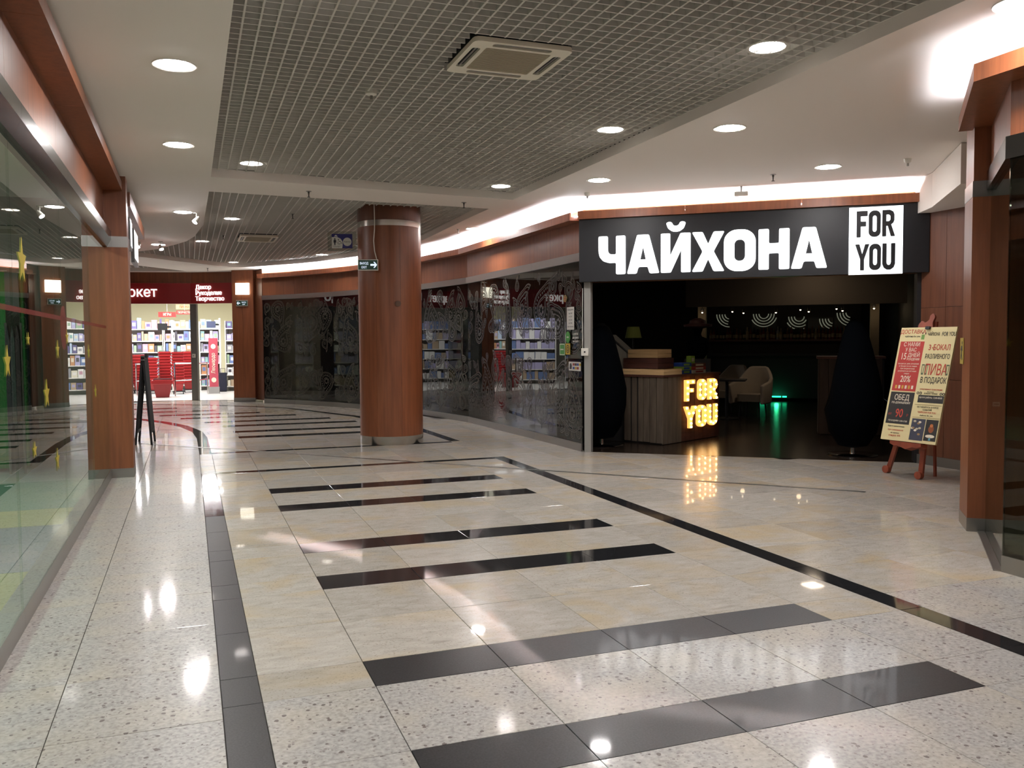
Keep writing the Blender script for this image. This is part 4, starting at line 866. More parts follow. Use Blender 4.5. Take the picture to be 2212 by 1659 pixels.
o = tag(MB().box((-.849, 7.4, 1.687), (.001, 6.2, .028)).build('red_line', REDL), 'long thin red stripe decal along the left shop glass', 'sticker')
o = put('red_disc', shape([arc(0, 0, .16, .16, 0, 2 * PI, 32)[:-1]], .001), plane_m((-.8505, 7.05, 1.62), (0, 1, 0), ZX), REDL, None); tag(o, 'round red disc decal under the red stripe on the left glass', 'sticker')
# shop behind the left glass
wk = struct(empty('wall_shop', (-5, 5, 0)))
MB().box((-5.2, 5, 1.7), (.1, 16, 3.4)).build('back_wall', mat('kids_wall', (.05, .06, .05), .8), wk); MB().box((-3, 12.6, 1.7), (4.2, .1, 3.4)).build('side_wall', mat('kids_wall2', (.20, .225, .20), .8), wk)
MB().box((-3.0, 4, -.008), (4.25, 18, .016)).build('shop_floor', mat('kids_floor', '7f8a84', .4), wk)
rug = thing('play_mat', (-2.3, 6, .0), 'colourful play mat of yellow and green fields on the shop floor behind the left glass', 'mat')
for k, (x0, y0, x1, y1, c_) in enumerate(((-3.6, 3.2, -1.0, 5.2, '62786a'), (-3.6, 5.2, -1.0, 6.4, '8f8a55'), (-3.6, 6.4, -1.0, 8.0, '59636e'), (-3.6, 8.0, -1.0, 8.8, '8f8a55'), (-3.6, 8.8, -1.0, 10.6, '587562'))):
    MB().box(((x0 + x1) / 2, (y0 + y1) / 2, .012), (x1 - x0, y1 - y0 - .006, .008)).build('field', mat('mat_%d' % k, c_, .7), rug)
GRN = mat('green_cloth', '1f6a2c', .8)
def on_v(x, v): r = ray(x, 759); return r.x / r.y * v
for k, (xa, xb, v_, m_, lab) in enumerate(((-60, 15, 11.6, GRN, 'bright green curtain panel behind the left shop glass, left of the dark clothes'), (45, 57, 11.8, GRN, 'narrow green curtain panel right of the dark clothes behind the left glass'), (57, 78, 12.0, mat('slate_cloth', '3d4a4c', .8), 'slate grey curtain panel behind the left glass beside the green one'))):
    ua, ub = on_v(xa, v_), on_v(xb, v_); n = max(6, int((ub - ua) / .04))
    mb = MB(); mb.v = [(ua + (ub - ua) * j / (n - 1), v_ + .03 * math.sin(j * 1.4), z) for j in range(n) for z in (.05, 2.35)]; mb.f = [(2 * j, 2 * j + 2, 2 * j + 3, 2 * j + 1) for j in range(n - 1)]
    o = mb.build('curtain_panel', m_, None, True); tag(o, lab, 'curtain'); MB().tube([(ua - .02, v_ + .05, 2.36), (ub + .02, v_ + .05, 2.36)], .012).tube([(ua, v_ + .05, .016), (ua, v_ + .05, 2.36)], .012).build('rod', STEEL, o)
ua, ub = on_v(14, 11.3), on_v(46, 11.3); rk = thing('clothes_rack', (ua, 11.3, 0), 'dark clothes rack with hanging coats behind the left glass', 'rack')
MB().tube([(ua, 11.3, .02), (ua, 11.3, 1.75), (ub, 11.3, 1.75), (ub, 11.3, .02)], .014).build('rail', STEEL, rk)
for k in range(3):
    uc = ua + (ub - ua) * (k + .5) / 3; q = (ub - ua) / 6.4
    MB().prism([(uc - q, 11.22, .5 + .1 * k), (uc + q, 11.22, .5 + .1 * k), (uc + q * .9, 11.22, 1.55), (uc, 11.22, 1.72), (uc - q * .9, 11.22, 1.55)], (0, .12, 0)).build('hanging_coat', mat('coat_%d' % k, ('22262c', '3a3d40', '2c2224')[k], .9), rk)
for y_ in (5.5, 9.5):
    la = bpy.data.lights.new('shop_lamp', 'AREA'); la.size = .5; la.energy = 65; o = bpy.data.objects.new('shop_lamp', la); COL.objects.link(o); o.location = (-2.6, y_, 3.3)
# shop behind the right corner glass: roller chain and dim shelf
wx = struct(empty('wall_corner_shop', (7, 2, 0)))
MB().box((7.2, .5, 1.7), (.1, 9, 3.4)).build('back_wall', mat('corner_wall', '7a745e', .8), wx); MB().box((6.1, 1, -.008), (2.2, 8, .016)).build('shop_floor', GV, wx)
tk = thing('shutter_chain', (4.98, 4.02, 0), 'twisted grey rope hanging behind the right corner glass', 'rope'); mb = MB()
for ph in (0, PI): mb.tube([(5.0 + .014 * math.cos(z * 40 + ph), 4.0 + .014 * math.sin(z * 40 + ph), z) for z in [.11 + k * .02 for k in range(124)]], .012, 6)
mb.build('strand', mat('rope_grey', '4a4845', .8), tk, True); MB().box((5.0, 4.0, 2.6), (.06, .06, .04)).build('bracket', STEEL, tk)
o = tag(MB().lathe((4.851, 3.95, 1.66), [(.012, 0), (.012, .004)], 16, (Vector((0, 1, 0)), ZX, Vector((-1, 0, 0)))).build('red_dot', mat('dot_red', 'c8321e', .5)), 'small red dot sticker on the right corner glass', 'sticker'); MB().lathe((4.847, 3.95, 1.66), [(.006, 0), (.006, .002)], 12, (Vector((0, 1, 0)), ZX, Vector((-1, 0, 0)))).build('centre', REDC, o)
# stickers on the right pillar
pc = Vector((5.639, 5.077, 0)); LFn = AXP[1]    # left face normal
def on_face(x, y, p0, nv):
    r = ray(x, y); t = Vector(p0).xy.dot(nv.xy) / (r.x * nv.x + r.y * nv.y); return Vector((r.x * t, r.y * t, EYE + r.z * t))
p = on_face(2079, 758, pc, LFn) + LFn * .004
o = tag(MB().box(p, (.17, .003, .21), (AXP[0], LFn, ZX)).build('exit_sticker', mat('sticker_yel', 'a8923a', .6)), 'yellow escape route sticker on the narrow side of the right pillar', 'sticker')
put('pictogram', shape([arc(.02, .065, .014, .014, 0, 2 * PI, 10)[:-1], [(-.02, .04), (.03, .045), (.045, .0), (.03, .0), (.02, .02), (.01, -.02), (.04, -.07), (.02, -.075), (-.01, -.03), (-.04, -.07), (-.055, -.06), (-.02, -.01), (-.025, .015), (-.045, .0), (-.05, .01)]], .001), plane_m(p + LFn * .002, AXP[0] * -1, ZX), INK, o)
FFn = -AXP[0]; p = on_face(2152, 873, pc, FFn) + FFn * .004
o = tag(MB().box(p, (.05, .003, .035), (-AXP[1], FFn, ZX)).build('paper_tag', PAPER), 'tiny white tag stuck on the right pillar', 'tag'); MB().box(p + FFn * .002, (.035, .001, .006), (-AXP[1], FFn, ZX)).build('print_line', INK, o)

# ------------------------------------------------------------------ easel and poster
BW, BH, BY, BL = .685, 1.258, -1.462, .252; bo = Vector((7.152, 7.217, .4))
rt = Vector((math.cos(BY), math.sin(BY), 0)); bn = Vector((math.sin(BY), -math.cos(BY), 0)); up = ZX * math.cos(BL) - bn * math.sin(BL); nb = rt.cross(up)
pb = thing('poster_board', bo, 'cream menu poster board with red and black panels leaning on the easel', 'poster')
POST = mat('poster_cream', 'dccf9c', .6); PRED = mat('poster_red', 'b3362f', .6); PBLK = mat('poster_black', '262422', .6); PWH = mat('poster_white', 'e2d8c2', .6); PINK_ = mat('poster_ink', '1e1c1a', .6); POR = mat('poster_redink', 'b8402f', .6)
MB().box(bo + up * BH / 2 - nb * .012, (BW, BH, .024), (rt, up, nb)).build('board', POST, pb)
M0 = plane_m(bo - rt * BW / 2 + nb * .0005, rt, up); M1 = M0 @ Matrix.Translation((0, 0, .001)); M2 = M0 @ Matrix.Translation((0, 0, .0016))
W_, H_ = BW, BH
def pr(nm, x0, y0, x1, y1, m, MM=M0): return put(nm, shape([[(x0 * W_, y0 * H_), (x1 * W_, y0 * H_), (x1 * W_, y1 * H_), (x0 * W_, y1 * H_)]], .001), MM, m, pb)
pr('red_panel', .035, .435, .475, .875, PRED); pr('black_panel', .035, .145, .475, .425, PBLK); pr('black_panel', .55, .345, .995, .41, PBLK)
pr('photo_print', .52, .02, .76, .205, mat('photo_dark', '3a3c4c', .5)); pr('photo_print', .775, .025, .985, .205, PBLK)
for k in range(9): put('food_mark', shape([arc((.54 + .2 * R.random()) * W_, (.035 + .15 * R.random()) * H_, .018, .012, 0, 2 * PI, 8)[:-1]], .0006), M1, (CREAM, PWH, mat('food_tan', '9a7a50', .6))[k % 3], pb)
put('dessert_print', shape([arc(.88 * W_, .065 * H_, .055, .018, 0, 2 * PI, 16)[:-1]], .0006), M1, PWH, pb); put('dessert_print', shape([arc(.88 * W_, .125 * H_, .032, .04, 0, 2 * PI, 16)[:-1]], .0006), M2, mat('food_brown', '8a4a24', .6), pb)
put('dessert_print', shape([arc(.88 * W_, .155 * H_, .02, .018, 0, 2 * PI, 12)[:-1]], .0006), M2 @ Matrix.Translation((0, 0, .0006)), mat('food_orange', 'b86a34', .6), pb); put('dessert_print', shape([[(.86 * W_, .03 * H_), (.90 * W_, .03 * H_), (.89 * W_, .06 * H_), (.87 * W_, .06 * H_)]], .0006), M1, mat('glass_blue', '5a9aa8', .5), pb)
pr('border', .515, .215, .985, .218, mat('border_tan', '8d7a4a', .6), M1); pr('border', .515, .325, .985, .328, MATS['border_tan'], M1)
pr('delivery_box', .40, .893, .455, .935, mat('bag_green', '6f9a4a', .6), M0)
C_ = 'CENTER'; h = H_; w_ = W_
texts('lettering', [('ДОСТАВКА', .235 * w_, .945 * h, .062, .01, .92, C_), ('3', .59 * w_, .80 * h, .085, .012, .8, C_), ('+', .64 * w_, .805 * h, .05, .01, .8, C_), ('БОКАЛ', .80 * w_, .80 * h, .085, .010, .70, C_), ('ПИВА', .765 * w_, .585 * h, .165, .007, .58, C_), ('спортивные трансляции', .75 * w_, .455 * h, .024, .005, .95, C_),
                    ('ЧАЙХОНА FOR YOU', .75 * w_, .255 * h, .026, .005, .9, C_), ('от', .09 * w_, .22 * h, .04, .0, 1, C_), ('90', .26 * w_, .205 * h, .13, .014, .75, C_), ('р', .415 * w_, .22 * h, .04, 0, 1, C_), ('при самовывозе', .25 * w_, .085 * h, .026, .003, .95, C_), ('скидка 10%', .25 * w_, .035 * h, .03, .005, .95, C_)], M1, POR, pb, .0008)
texts('lettering', [('чайхона for you', .235 * w_, .913 * h, .03, .003, .9, C_), ('ЧАЙХОНА', .615 * w_, .925 * h, .052, .007, .58, C_), ('FOR YOU', .88 * w_, .922 * h, .064, .007, .60, C_), ('РАЗЛИВНОГО', .75 * w_, .725 * h, .072, .007, .60, C_), ('В ПОДАРОК', .755 * w_, .515 * h, .088, .007, .60, C_), ('на наших', .75 * w_, .435 * h, .018, 0, 1, C_), ('БОЛЬШИХ ЭКРАНАХ', .757 * w_, .418 * h, .022, .004, .72, C_),
                    ('ОСТАВАЙТЕСЬ В КУРСЕ', .75 * w_, .30 * h, .024, .003, .9, C_), ('СОБЫТИЙ', .75 * w_, .278 * h, .024, .003, .9, C_), ('chaihona_for_you', .75 * w_, .23 * h, .024, .003, .9, C_), ('будьте внимательны', .25 * w_, .118 * h, .022, .0, .95, C_), ('на тарелках', .25 * w_, .06 * h, .02, 0, .95, C_)], M1, PINK_, pb, .0008)
texts('lettering', [('С НАМИ', .255 * w_, .832 * h, .064, .006, .8, C_), ('У ВАС', .255 * w_, .785 * h, .060, .006, .8, C_), ('15', .14 * w_, .715 * h, .105, .008, .72, C_), ('ДНЕЙ', .325 * w_, .738 * h, .062, .01, .85, C_), ('РОЖДЕНИЯ', .325 * w_, .708 * h, .034, .01, .8, C_), ('три дня до, день рождения', .255 * w_, .672 * h, .022, .004, .92, C_), ('и три дня после скидка', .255 * w_, .650 * h, .022, .004, .92, C_), ('при предъявлении', .255 * w_, .628 * h, .022, .004, .92, C_), ('документа на всё меню', .255 * w_, .606 * h, .022, .004, .92, C_), ('скидка', .255 * w_, .584 * h, .022, .004, .92, C_), ('20%', .255 * w_, .515 * h, .10, .01, .78, C_),
                    ('ОБЕД', .255 * w_, .355 * h, .085, .007, .8, C_), ('ПО-ДОМАШНЕМУ', .255 * w_, .323 * h, .03, .008, .9, C_), ('ПО БУДНЯМ 12:00-17:00', .255 * w_, .165 * h, .024, .006, .9, C_), ('время работы: 12:00-00:00', .77 * w_, .383 * h, .028, .004, .8, C_)], M1, PWH, pb, .0008)
for k, x in enumerate((.535, .595, .965)):                 # small beer glasses beside the word
    put('glass_print', shape([[(x * w_ - .012, .585 * h), (x * w_ + .012, .585 * h), (x * w_ + .017, .675 * h), (x * w_ - .017, .675 * h)], [(x * w_ - .007, .60 * h), (x * w_ + .007, .60 * h), (x * w_ + .011, .665 * h), (x * w_ - .011, .665 * h)][::-1]], .0008), M1, mat('glass_ink', '56664a', .6), pb)
for k, x in enumerate((.53, .58, .935, .98)): put('ball_print', shape([arc(x * w_, .425 * h, .015, .015, 0, 2 * PI, 14)[:-1], arc(x * w_, .425 * h, .008, .008, 0, 2 * PI, 10)[:-1][::-1]], .0008), M1, PINK_, pb)
for k in range(6): put('gift_print', shape([roundc([((.09 + .06 * k) * w_, .455 * h), ((.125 + .06 * k) * w_, .455 * h), ((.125 + .06 * k) * w_, .485 * h), ((.09 + .06 * k) * w_, .485 * h)], .004)], .0008), M1, (mat('gift_gold', 'c9a040', .6), PWH)[k % 2], pb)
put('leaf_print', shape([roundc([(.40 * w_, .945 * h), (.43 * w_, .965 * h), (.42 * w_, .94 * h)], .003), roundc([(.455 * w_, .94 * h), (.48 * w_, .96 * h), (.475 * w_, .935 * h)], .003)], .0008), M1, PINK_, pb)
# easel
EWD = wood('easel_wood', '7c3a26', '9a4c33', (10, 10, 2), .55)
ez = thing('easel', (7.2, 7.2, 0), 'reddish brown wooden display easel with rounded feet holding the poster', 'easel')
topc = bo + up * 1.34 - nb * .05
for sgn, px in ((-1, (1917, 1021)), (1, (1987, 1035))):
    g = fl(*px); g = Vector((g.x, g.y, .03)); hi = bo + rt * sgn * .16 - nb * .045 + up * .05; t2 = bo + rt * sgn * .03 - nb * .045 + up * 1.33
    d_ = (hi - g); MB().prism([g - rt * .026, g + rt * .026, hi + rt * .026, hi - rt * .026], -nb * .03 if False else Vector((.03, .004, 0))).build('front_leg', EWD, ez)
    MB().prism([hi - rt * .022, hi + rt * .022, t2 + rt * .022, t2 - rt * .022], Vector((.025, .003, 0))).build('upper_rail', EWD, ez)
    MB().lathe(g + Vector((-.012, 0, .012)), [(.020, -.03), (.042, -.026), (.042, .026), (.020, .03)], 20, (rt, ZX, rt.cross(ZX))).build('round_foot', EWD, ez, True)
g = fl(2020, 1029); MB().tube([g + ZX * .001, bo + up * 1.2 - nb * .08], .02, 6).build('rear_leg', EWD, ez)
le = bo - up * .002 - nb * .01
mb = MB(); pts = [(-.27, 0), (.27, 0), (.27, -.03), (.2, -.05), (.12, -.045), (0, -.075), (-.12, -.045), (-.2, -.05), (-.27, -.03)]
mb.prism([bo + rt * (x + .02) * .72 - ZX * (.0 - y) - ZX * .012 + nb * .05 for x, y in pts], -nb * .10).build('ledge', EWD, ez)
tp_ = bo + up * (BH - .01) - nb * .03
put('finial', shape([roundc([(-.10, -.02), (-.10, .05), (-.06, .09), (-.02, .06), (.03, .10), (.02, .14), (.06, .17), (.09, .13), (.07, .06), (.09, .0), (.05, -.02)], .02)], .025), plane_m(tp_ - rt * .04, rt, up), EWD, ez)
MB().box(tp_ + nb * .03 + up * .0, (.05, .03, .05), (rt, up, nb)).build('top_clip', BLACK, ez)

# ------------------------------------------------------------------ folding A-board
ab = thing('a_board', (-.6, 14.2, 0), 'black folding A-frame chalkboard standing in the aisle beside the left pillar', 'sign board')
wd = Vector((.05, .998, 0)).normalized(); apex = Vector((-.655, 14.0, 1.33))
for sgn, foot in ((-1, Vector((-.80, 14.02, .001))), (1, Vector((-.545, 13.95, .001)))):
    d_ = (apex + Vector((.022 * sgn, 0, 0)) - foot); th_ = Vector((.028 * sgn * -1, 0, 0))
    leafp = empty('leaf', foot); leafp.parent = ab; leafp.matrix_parent_inverse = ab.matrix_basis.inverted(); U_ = d_.normalized()
    def bar(a, b, wid): return MB().prism([a, a + wd * wid, b + wd * wid, b], Vector((.03 * -sgn, 0, 0)))
    for off in (0, .50): bar(foot + wd * off, foot + d_ + wd * off, .045).build('stile', BLACK, leafp)
    for q in (.16, .97): MB().prism([foot + d_ * (q - .03) + wd * .045, foot + d_ * (q - .03) + wd * .50, foot + d_ * q + wd * .50, foot + d_ * q + wd * .045], Vector((.03 * -sgn, 0, 0))).build('rail', BLACK, leafp)
    MB().prism([foot + d_ * .16 + wd * .045, foot + d_ * .16 + wd * .5, foot + d_ * .94 + wd * .5, foot + d_ * .94 + wd * .045], Vector((.012 * -sgn, 0, 0))).build('chalk_panel', mat('chalk_black', (.02, .02, .02), .7), leafp)
mb = MB()
for q in (.95, .99): mb.tube([apex - wd * .01 - ZX * (1.33 * (1 - q)) - Vector((.03, 0, 0)), apex - wd * .01 - ZX * (1.33 * (1 - q)) + Vector((.03, 0, 0))], .007, 6)
mb.build('hinge', CHROME, ab)

# ------------------------------------------------------------------ craft store with red fascia
SP = [(1.25, 23.90), (.10, 24.47), (-1.27, 24.75), (-1.60, 24.80)]
ws = struct(empty('wall_store', (0, 24.5, 0)))
REDF = mat('fascia_red', '8f1a1c', .4)
sweep('wood_band', SP, rect(-.05, .06, 3.08, ZC), WOOD, ws, gap=.001)
sweep('cornice', SP, rect(.06, .2, 3.20, 3.27), WOODD, ws) if False else sweep('cornice', SP, rect(-.2, -.05, 3.20, 3.30), WOODD, ws)
rs = thing('store_sign', (0, 24.5, 2.55), 'dark red store fascia with white Cyrillic lettering above the bright craft shop', 'sign')
for a, b in zip(SP[:-1], SP[1:]):
    a, b = Vector((*a, 0)), Vector((*b, 0)); X = (b - a).normalized(); N = Vector((-X.y, X.x, 0))
    MB().box((a + b) / 2 + ZX * 2.81 + N * .06, ((b - a).length, .12, .53), (X, N, ZX)).build('red_panel', REDF, rs)
for a, b in zip(LS[:-1], LS[1:]):
    a, b = Vector((*a, 0)), Vector((*b, 0)); X = (a - b).normalized(); N = Vector((-X.y, X.x, 0))
    MB().box((a + b) / 2 + ZX * 2.81 - N * .0, ((b - a).length - .002, .12, .53), (X, N, ZX)).build('red_panel', REDF, rs); MB().box((a + b) / 2 + ZX * 3.22, ((b - a).length - .002, .10, .28), (X, N, ZX)).build('wood_band', WOOD, ws)
STX = mat('store_letter', (1, 1, 1), .5, emit=.8, ecol=(1, .97, .95))
a, b = Vector((*SP[0], 0)), Vector((*SP[1], 0)); X = (a - b).normalized(); N = X.cross(ZX)
def store_px(x, y, p0, X):
    r = ray(x, y); nv = Vector((-X.y, X.x)); t = Vector(p0).xy.dot(nv) / (r.x * nv.x + r.y * nv.y); return Vector((r.x * t, r.y * t, EYE + r.z * t))
for tx, y, x in (('Декор', 625, 423), ('Рукоделие', 637.5, 423), ('Творчество', 650, 423)):
    o = store_px(x, y, a + N * .122, X); put('lettering', text_mesh(tx, .160, .03, .004, .86), plane_m(o + N * .01, X, ZX), STX, rs)
a2, b2 = Vector((*SP[1], 0)), Vector((*SP[2], 0)); X2 = (a2 - b2).normalized(); N2_ = X2.cross(ZX)
put('lettering', text_mesh('Леонардо', .42, .03, .016, .92, 'CENTER'), plane_m((-1.40, 21.3, 2.70), (-.05, 1, 0), ZX), STX, rs)
o = store_px(340, 641, a2 + N2_ * .122, X2); put('lettering', text_mesh('гипермаркет', .36, .03, .007, .92, 'RIGHT'), plane_m(o + N2_ * .01, X2, ZX), STX, rs)
pp = store_px(419.5, 700, a + N * .0, X)
MB().box(Vector((pp.x, pp.y, 1.27)), (.17, .10, 2.54), (X, N, ZX)).build('door_post', mat('post_dark', '6b6964', .45), ws)
ob = thing('call_button', Vector((pp.x, pp.y, 1.25)) - vd * .06, 'small pale control box on the grey post of the craft store', 'switch'); MB().rbox(Vector((pp.x, pp.y, 1.18)) + N * .065, (.09, .03, .10), .01, (X, N, ZX)).build('case', PLASTW, ob); MB().lathe(Vector((pp.x, pp.y, 1.18)) + N * .08, [(.012, 0), (.01, .006)], 10, (X, ZX, N)).build('button', BLACK, ob)
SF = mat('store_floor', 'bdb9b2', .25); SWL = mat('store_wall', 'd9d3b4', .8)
MB().prism([(-5.5, 17, -.012), (-1.32, 17, -.012), (-1.62, 24.82, -.012), (.1, 24.5, -.012), (1.0, 24.05, -.012), (3.5, 25, -.012), (3.5, 35, -.012), (-5.5, 35, -.012)], (0, 0, .0125)).build('store_floor', SF, ws)
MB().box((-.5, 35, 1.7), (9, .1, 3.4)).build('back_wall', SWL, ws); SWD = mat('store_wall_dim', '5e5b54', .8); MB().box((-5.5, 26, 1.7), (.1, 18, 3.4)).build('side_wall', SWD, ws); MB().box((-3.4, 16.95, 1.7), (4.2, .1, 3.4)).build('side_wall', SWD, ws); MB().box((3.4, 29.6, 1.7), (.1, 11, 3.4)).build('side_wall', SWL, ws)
MB().box((-.5, 30.1, 3.3), (8.2, 9.6, .05)).build('store_ceiling', WHITE, ws); MB().box((-3.55, 21, 3.3), (3.9, 8, .05)).build('store_ceiling', WHITE, ws)
sill = sweep('door_sill', SP, rect(0, .12, 0, .006), CHROME, ws)
k = 0
for y_ in (25.6, 27.4, 29.2, 31.2):
    for x_ in (-1.9, .3):
        t = thing('tube_light', (x_, y_, 3.26), 'fluorescent ceiling strip inside the craft store, %s row from the front, %s side' % (nth(round((y_ - 25.6) / 1.8) + 1), 'left' if x_ < 0 else 'right'), 'ceiling light', 'store strip lights')
        MB().box((x_, y_, 3.262), (1.3, .16, .03)).build('housing', PLASTW, t); MB().box((x_, y_, 3.243), (1.24, .12, .01)).build('diffuser', mat('tube_glow', (1, 1, 1), .5, emit=8, ecol=(.97, 1, 1)), t)
        la = bpy.data.lights.new('tube_lamp', 'AREA'); la.shape = 'RECTANGLE'; la.size = 1.2; la.size_y = .15; la.energy = STORE_W; la.color = (.96, .98, 1)
        lo = bpy.data.objects.new('lamp', la); COL.objects.link(lo); lo.parent = t; lo.location = (0, 0, -.03)
# shelving with goods
SHW = mat('shelf_white', 'd0ccc6', .5)
GOODS = [('pink', 'b98d9b'), ('lilac', 'a29cbc'), ('white', 'd6d4d0'), ('pale blue', 'a9b8cc'), ('orange', 'b07e58'), ('blue', '62759e'), ('green', '8a9f84'), ('tan', 'a8937a'), ('purple', '5f5682'), ('cream', 'cfc8b4'), ('teal', '84aaa8'), ('grey', '8a8a90'), ('dark', '45434a'), ('white', 'dcdad8')]
GM = {n_: mat('goods_' + n_, c_, .5) for n_, c_ in GOODS}
ordn = ['bottom', 'second', 'third', 'fourth', 'fifth', 'top']
def gondola(p, yaw, wdt, label, nm, zs_, gw=(.07, .19), joined=False):
    jm = [MB(), MB(), MB(), MB()]; jk = [GM[q] for q in ('lilac', 'tan', 'blue', 'white')]
    t = thing('shelf_unit', p, label, 'shelf'); ax = axes(yaw); P = Vector(p); C = lambda a, b, z: P + ax[0] * a + ax[1] * b + ZX * z
    for sgn in (-1, 1): MB().box(C(sgn * wdt / 2, .2, 1.1), (.03, .42, 2.2), ax).build('upright', SHW, t)
    MB().box(C(0, .41, 1.1), (wdt, .02, 2.2), ax).build('back_panel', SHW, t)
    for i, z in enumerate(zs_):
        MB().box(C(0, .19, z), (wdt - .03, .42, .03), ax).build('shelf', SHW, t)
        cnt = 0; a = -wdt / 2 + .03; top = (zs_[i + 1] - z if i + 1 < len(zs_) else .42)
        while a < wdt / 2 - .08:
            g_ = min(R.uniform(*gw), wdt / 2 - .02 - a); hh = R.uniform(.5, .86) * top; nme, _ = R.choice(GOODS); dd = R.uniform(.14, .3)
            if joined:
                R.choice(jm).box(C(a + g_ / 2, .02 + dd / 2, z + .0155 + hh / 2), (g_ - .012, dd, hh), ax); a += g_; continue
            o = MB().box(C(a + g_ / 2, .02 + dd / 2, z + .0155 + hh / 2), (g_ - .012, dd, hh), ax).build('goods_box', GM[nme])
            cnt += 1; tag(o, '%s box, %s from the left on the %s shelf of the %s' % (nme, nth(cnt), ordn[min(i, 5)] if i < len(zs_) - 1 else 'top', nm), 'box', 'craft goods on the %s' % nm)
            if g_ > .11:
                n2, _ = R.choice(GOODS); MB().box(C(a + g_ / 2, .0185, z + .0155 + hh * .55), (g_ * .55, .002, hh * .4), ax).build('front_print', GM[n2], o)
            a += g_
    for q, mm in zip(jm, jk):
        if q.v: stuff(q.build('goods', mm, t))
    return t
Z6 = (.14, .50, .86, 1.22, 1.58, 1.96)
gondola((-1.55, 30.3, 0), .0, 1.5, 'white shelving at the back left of the craft store', 'left back shelving', Z6)
gondola((-.25, 30.3, 0), .0, 1.0, 'white shelving at the back beside the grey post', 'middle back shelving', Z6)
gondola((.62, 29.6, 0), .0, .62, 'white shelving behind the pink gate panel', 'pink panel shelves', Z6)
gondola((1.55, 28.7, 0), -.25, 1.0, 'white shelving close to the wooden pier in the store', 'pier side shelves', Z6)
gondola((2.0, 26.6, 0), -PI / 2 + .25, 1.3, 'white book shelving on the right side of the store', 'right side shelving', Z6, (.12, .3), True)
gondola((-3.6, 21.5, 0), PI / 2, 2.2, 'long white shelving on the left side of the store behind the side glass', 'left side shelving', Z6, (.12, .3), True)
gondola((-2.2, 28.2, 0), .25, 1.2, 'white shelving left of the basket stacks', 'shelving left of the baskets', Z6, (.12, .3), True)
gondola((-4.5, 29.0, 0), .5, 1.6, 'white shelving in the far left corner of the store', 'far corner shelving', Z6, (.12, .3), True)
gondola((-3.5, 24.3, 0), PI / 2 + .2, 2.2, 'white shelving in the middle of the left wing of the store', 'left wing shelving', Z6, (.12, .3), True)
gondola((-2.9, 30.0, 0), .2, 1.3, 'white shelving at the far left of the store', 'far left shelving', Z6, (.12, .3), True)
# red basket stacks
BRED = mat('basket_red', '931c1e', .4); BDK = mat('basket_dark', '27282c', .6)
def basket_mesh():
    mb = MB(); o_ = [(.17, 0), (.235, .24), (.25, .245), (.25, .265), (.225, .262), (.162, .012)]
    for k in range(len(o_)): pass
    vs = []; m_ = 4
    def ring(x, y, z): return [Vector((sx * x, sy * y, z)) for sx, sy in ((-1, -1), (1, -1), (1, 1), (-1, 1))]
    rings = [ring(.105, .19, 0), ring(.15, .25, .21), ring(.172, .27, .225), ring(.172, .27, .275), ring(.15, .25, .275), ring(.097, .18, .012)]
    for r_ in rings: vs += r_
    fs = [(i * 4 + k, i * 4 + (k + 1) % 4, (i + 1) * 4 + (k + 1) % 4, (i + 1) * 4 + k) for i in range(5) for k in range(4)] + [(3, 2, 1, 0), (20, 21, 22, 23)]
    return mb.add(vs, fs)
bk0 = None
def basket(p, yaw, label, group):
    global bk0
    if bk0 is None:
        o = basket_mesh().build('shopping_basket', BRED); hnd = MB().tube([(-.155, 0, .27), (-.13, 0, .292), (.13, 0, .292), (.155, 0, .27)], .009, 6).build('handle', BDK, o); bk0 = (o.data, hnd.data)
    else:
        o = bpy.data.objects.new('shopping_basket', bk0[0]); COL.objects.link(o); hnd = bpy.data.objects.new('handle', bk0[1]); COL.objects.link(hnd); hnd.parent = o
    o.location = p; o.rotation_euler = (0, 0, yaw); tag(o, label, 'basket', group)
def stack(px, n_, nm, yaw=0., dz=.088):
    g = fl(*px); ct = thing('basket_trolley', (g.x, g.y, 0), 'dark wheeled base under the %s' % nm, 'trolley'); 
    MB().box((g.x, g.y, .085), (.34, .44, .03), axes(yaw)).build('platform', BDK, ct)
    for a in (-.13, .13):
        for b_ in (-.18, .18): MB().lathe(Vector((g.x, g.y, 0)) + axes(yaw)[0] * a + axes(yaw)[1] * b_ + ZX * .036 - axes(yaw)[0] * .012, [(.034, 0), (.034, .024)], 12, (axes(yaw)[1], ZX, axes(yaw)[0])).build('wheel', BLACK, ct)
    for k in range(n_): basket((g.x, g.y, .102 + dz * k), yaw, 'red basket %s in the %s' % (['lowest', 'second from the floor', 'third from the floor', 'fourth from the floor', 'fifth from the floor', 'sixth from the floor', 'seventh from the floor', 'eighth from the floor', 'ninth from the floor', 'tenth from the floor'][k] if k < n_ - 1 else 'topmost', nm), 'red baskets in the %s' % nm)
stack((386, 851), 11, 'right basket stack'); stack((409, 847), 11, 'far right basket stack')
stack((357, 847), 11, 'middle basket stack', .1); stack((301, 849), 10, 'left basket stack'); stack((327, 850), 9, 'second basket stack from left', .15)
g = fl(352, 858); basket((g.x, g.y, .001), .0, 'single red basket standing in front of the stacks', 'red baskets on the floor')
bpy.context.view_layer.update()
lastb = [o for o in COL.objects if o.name.startswith('shopping_basket')][-1]; lastb.scale = (1.6, 1.1, 1.75)
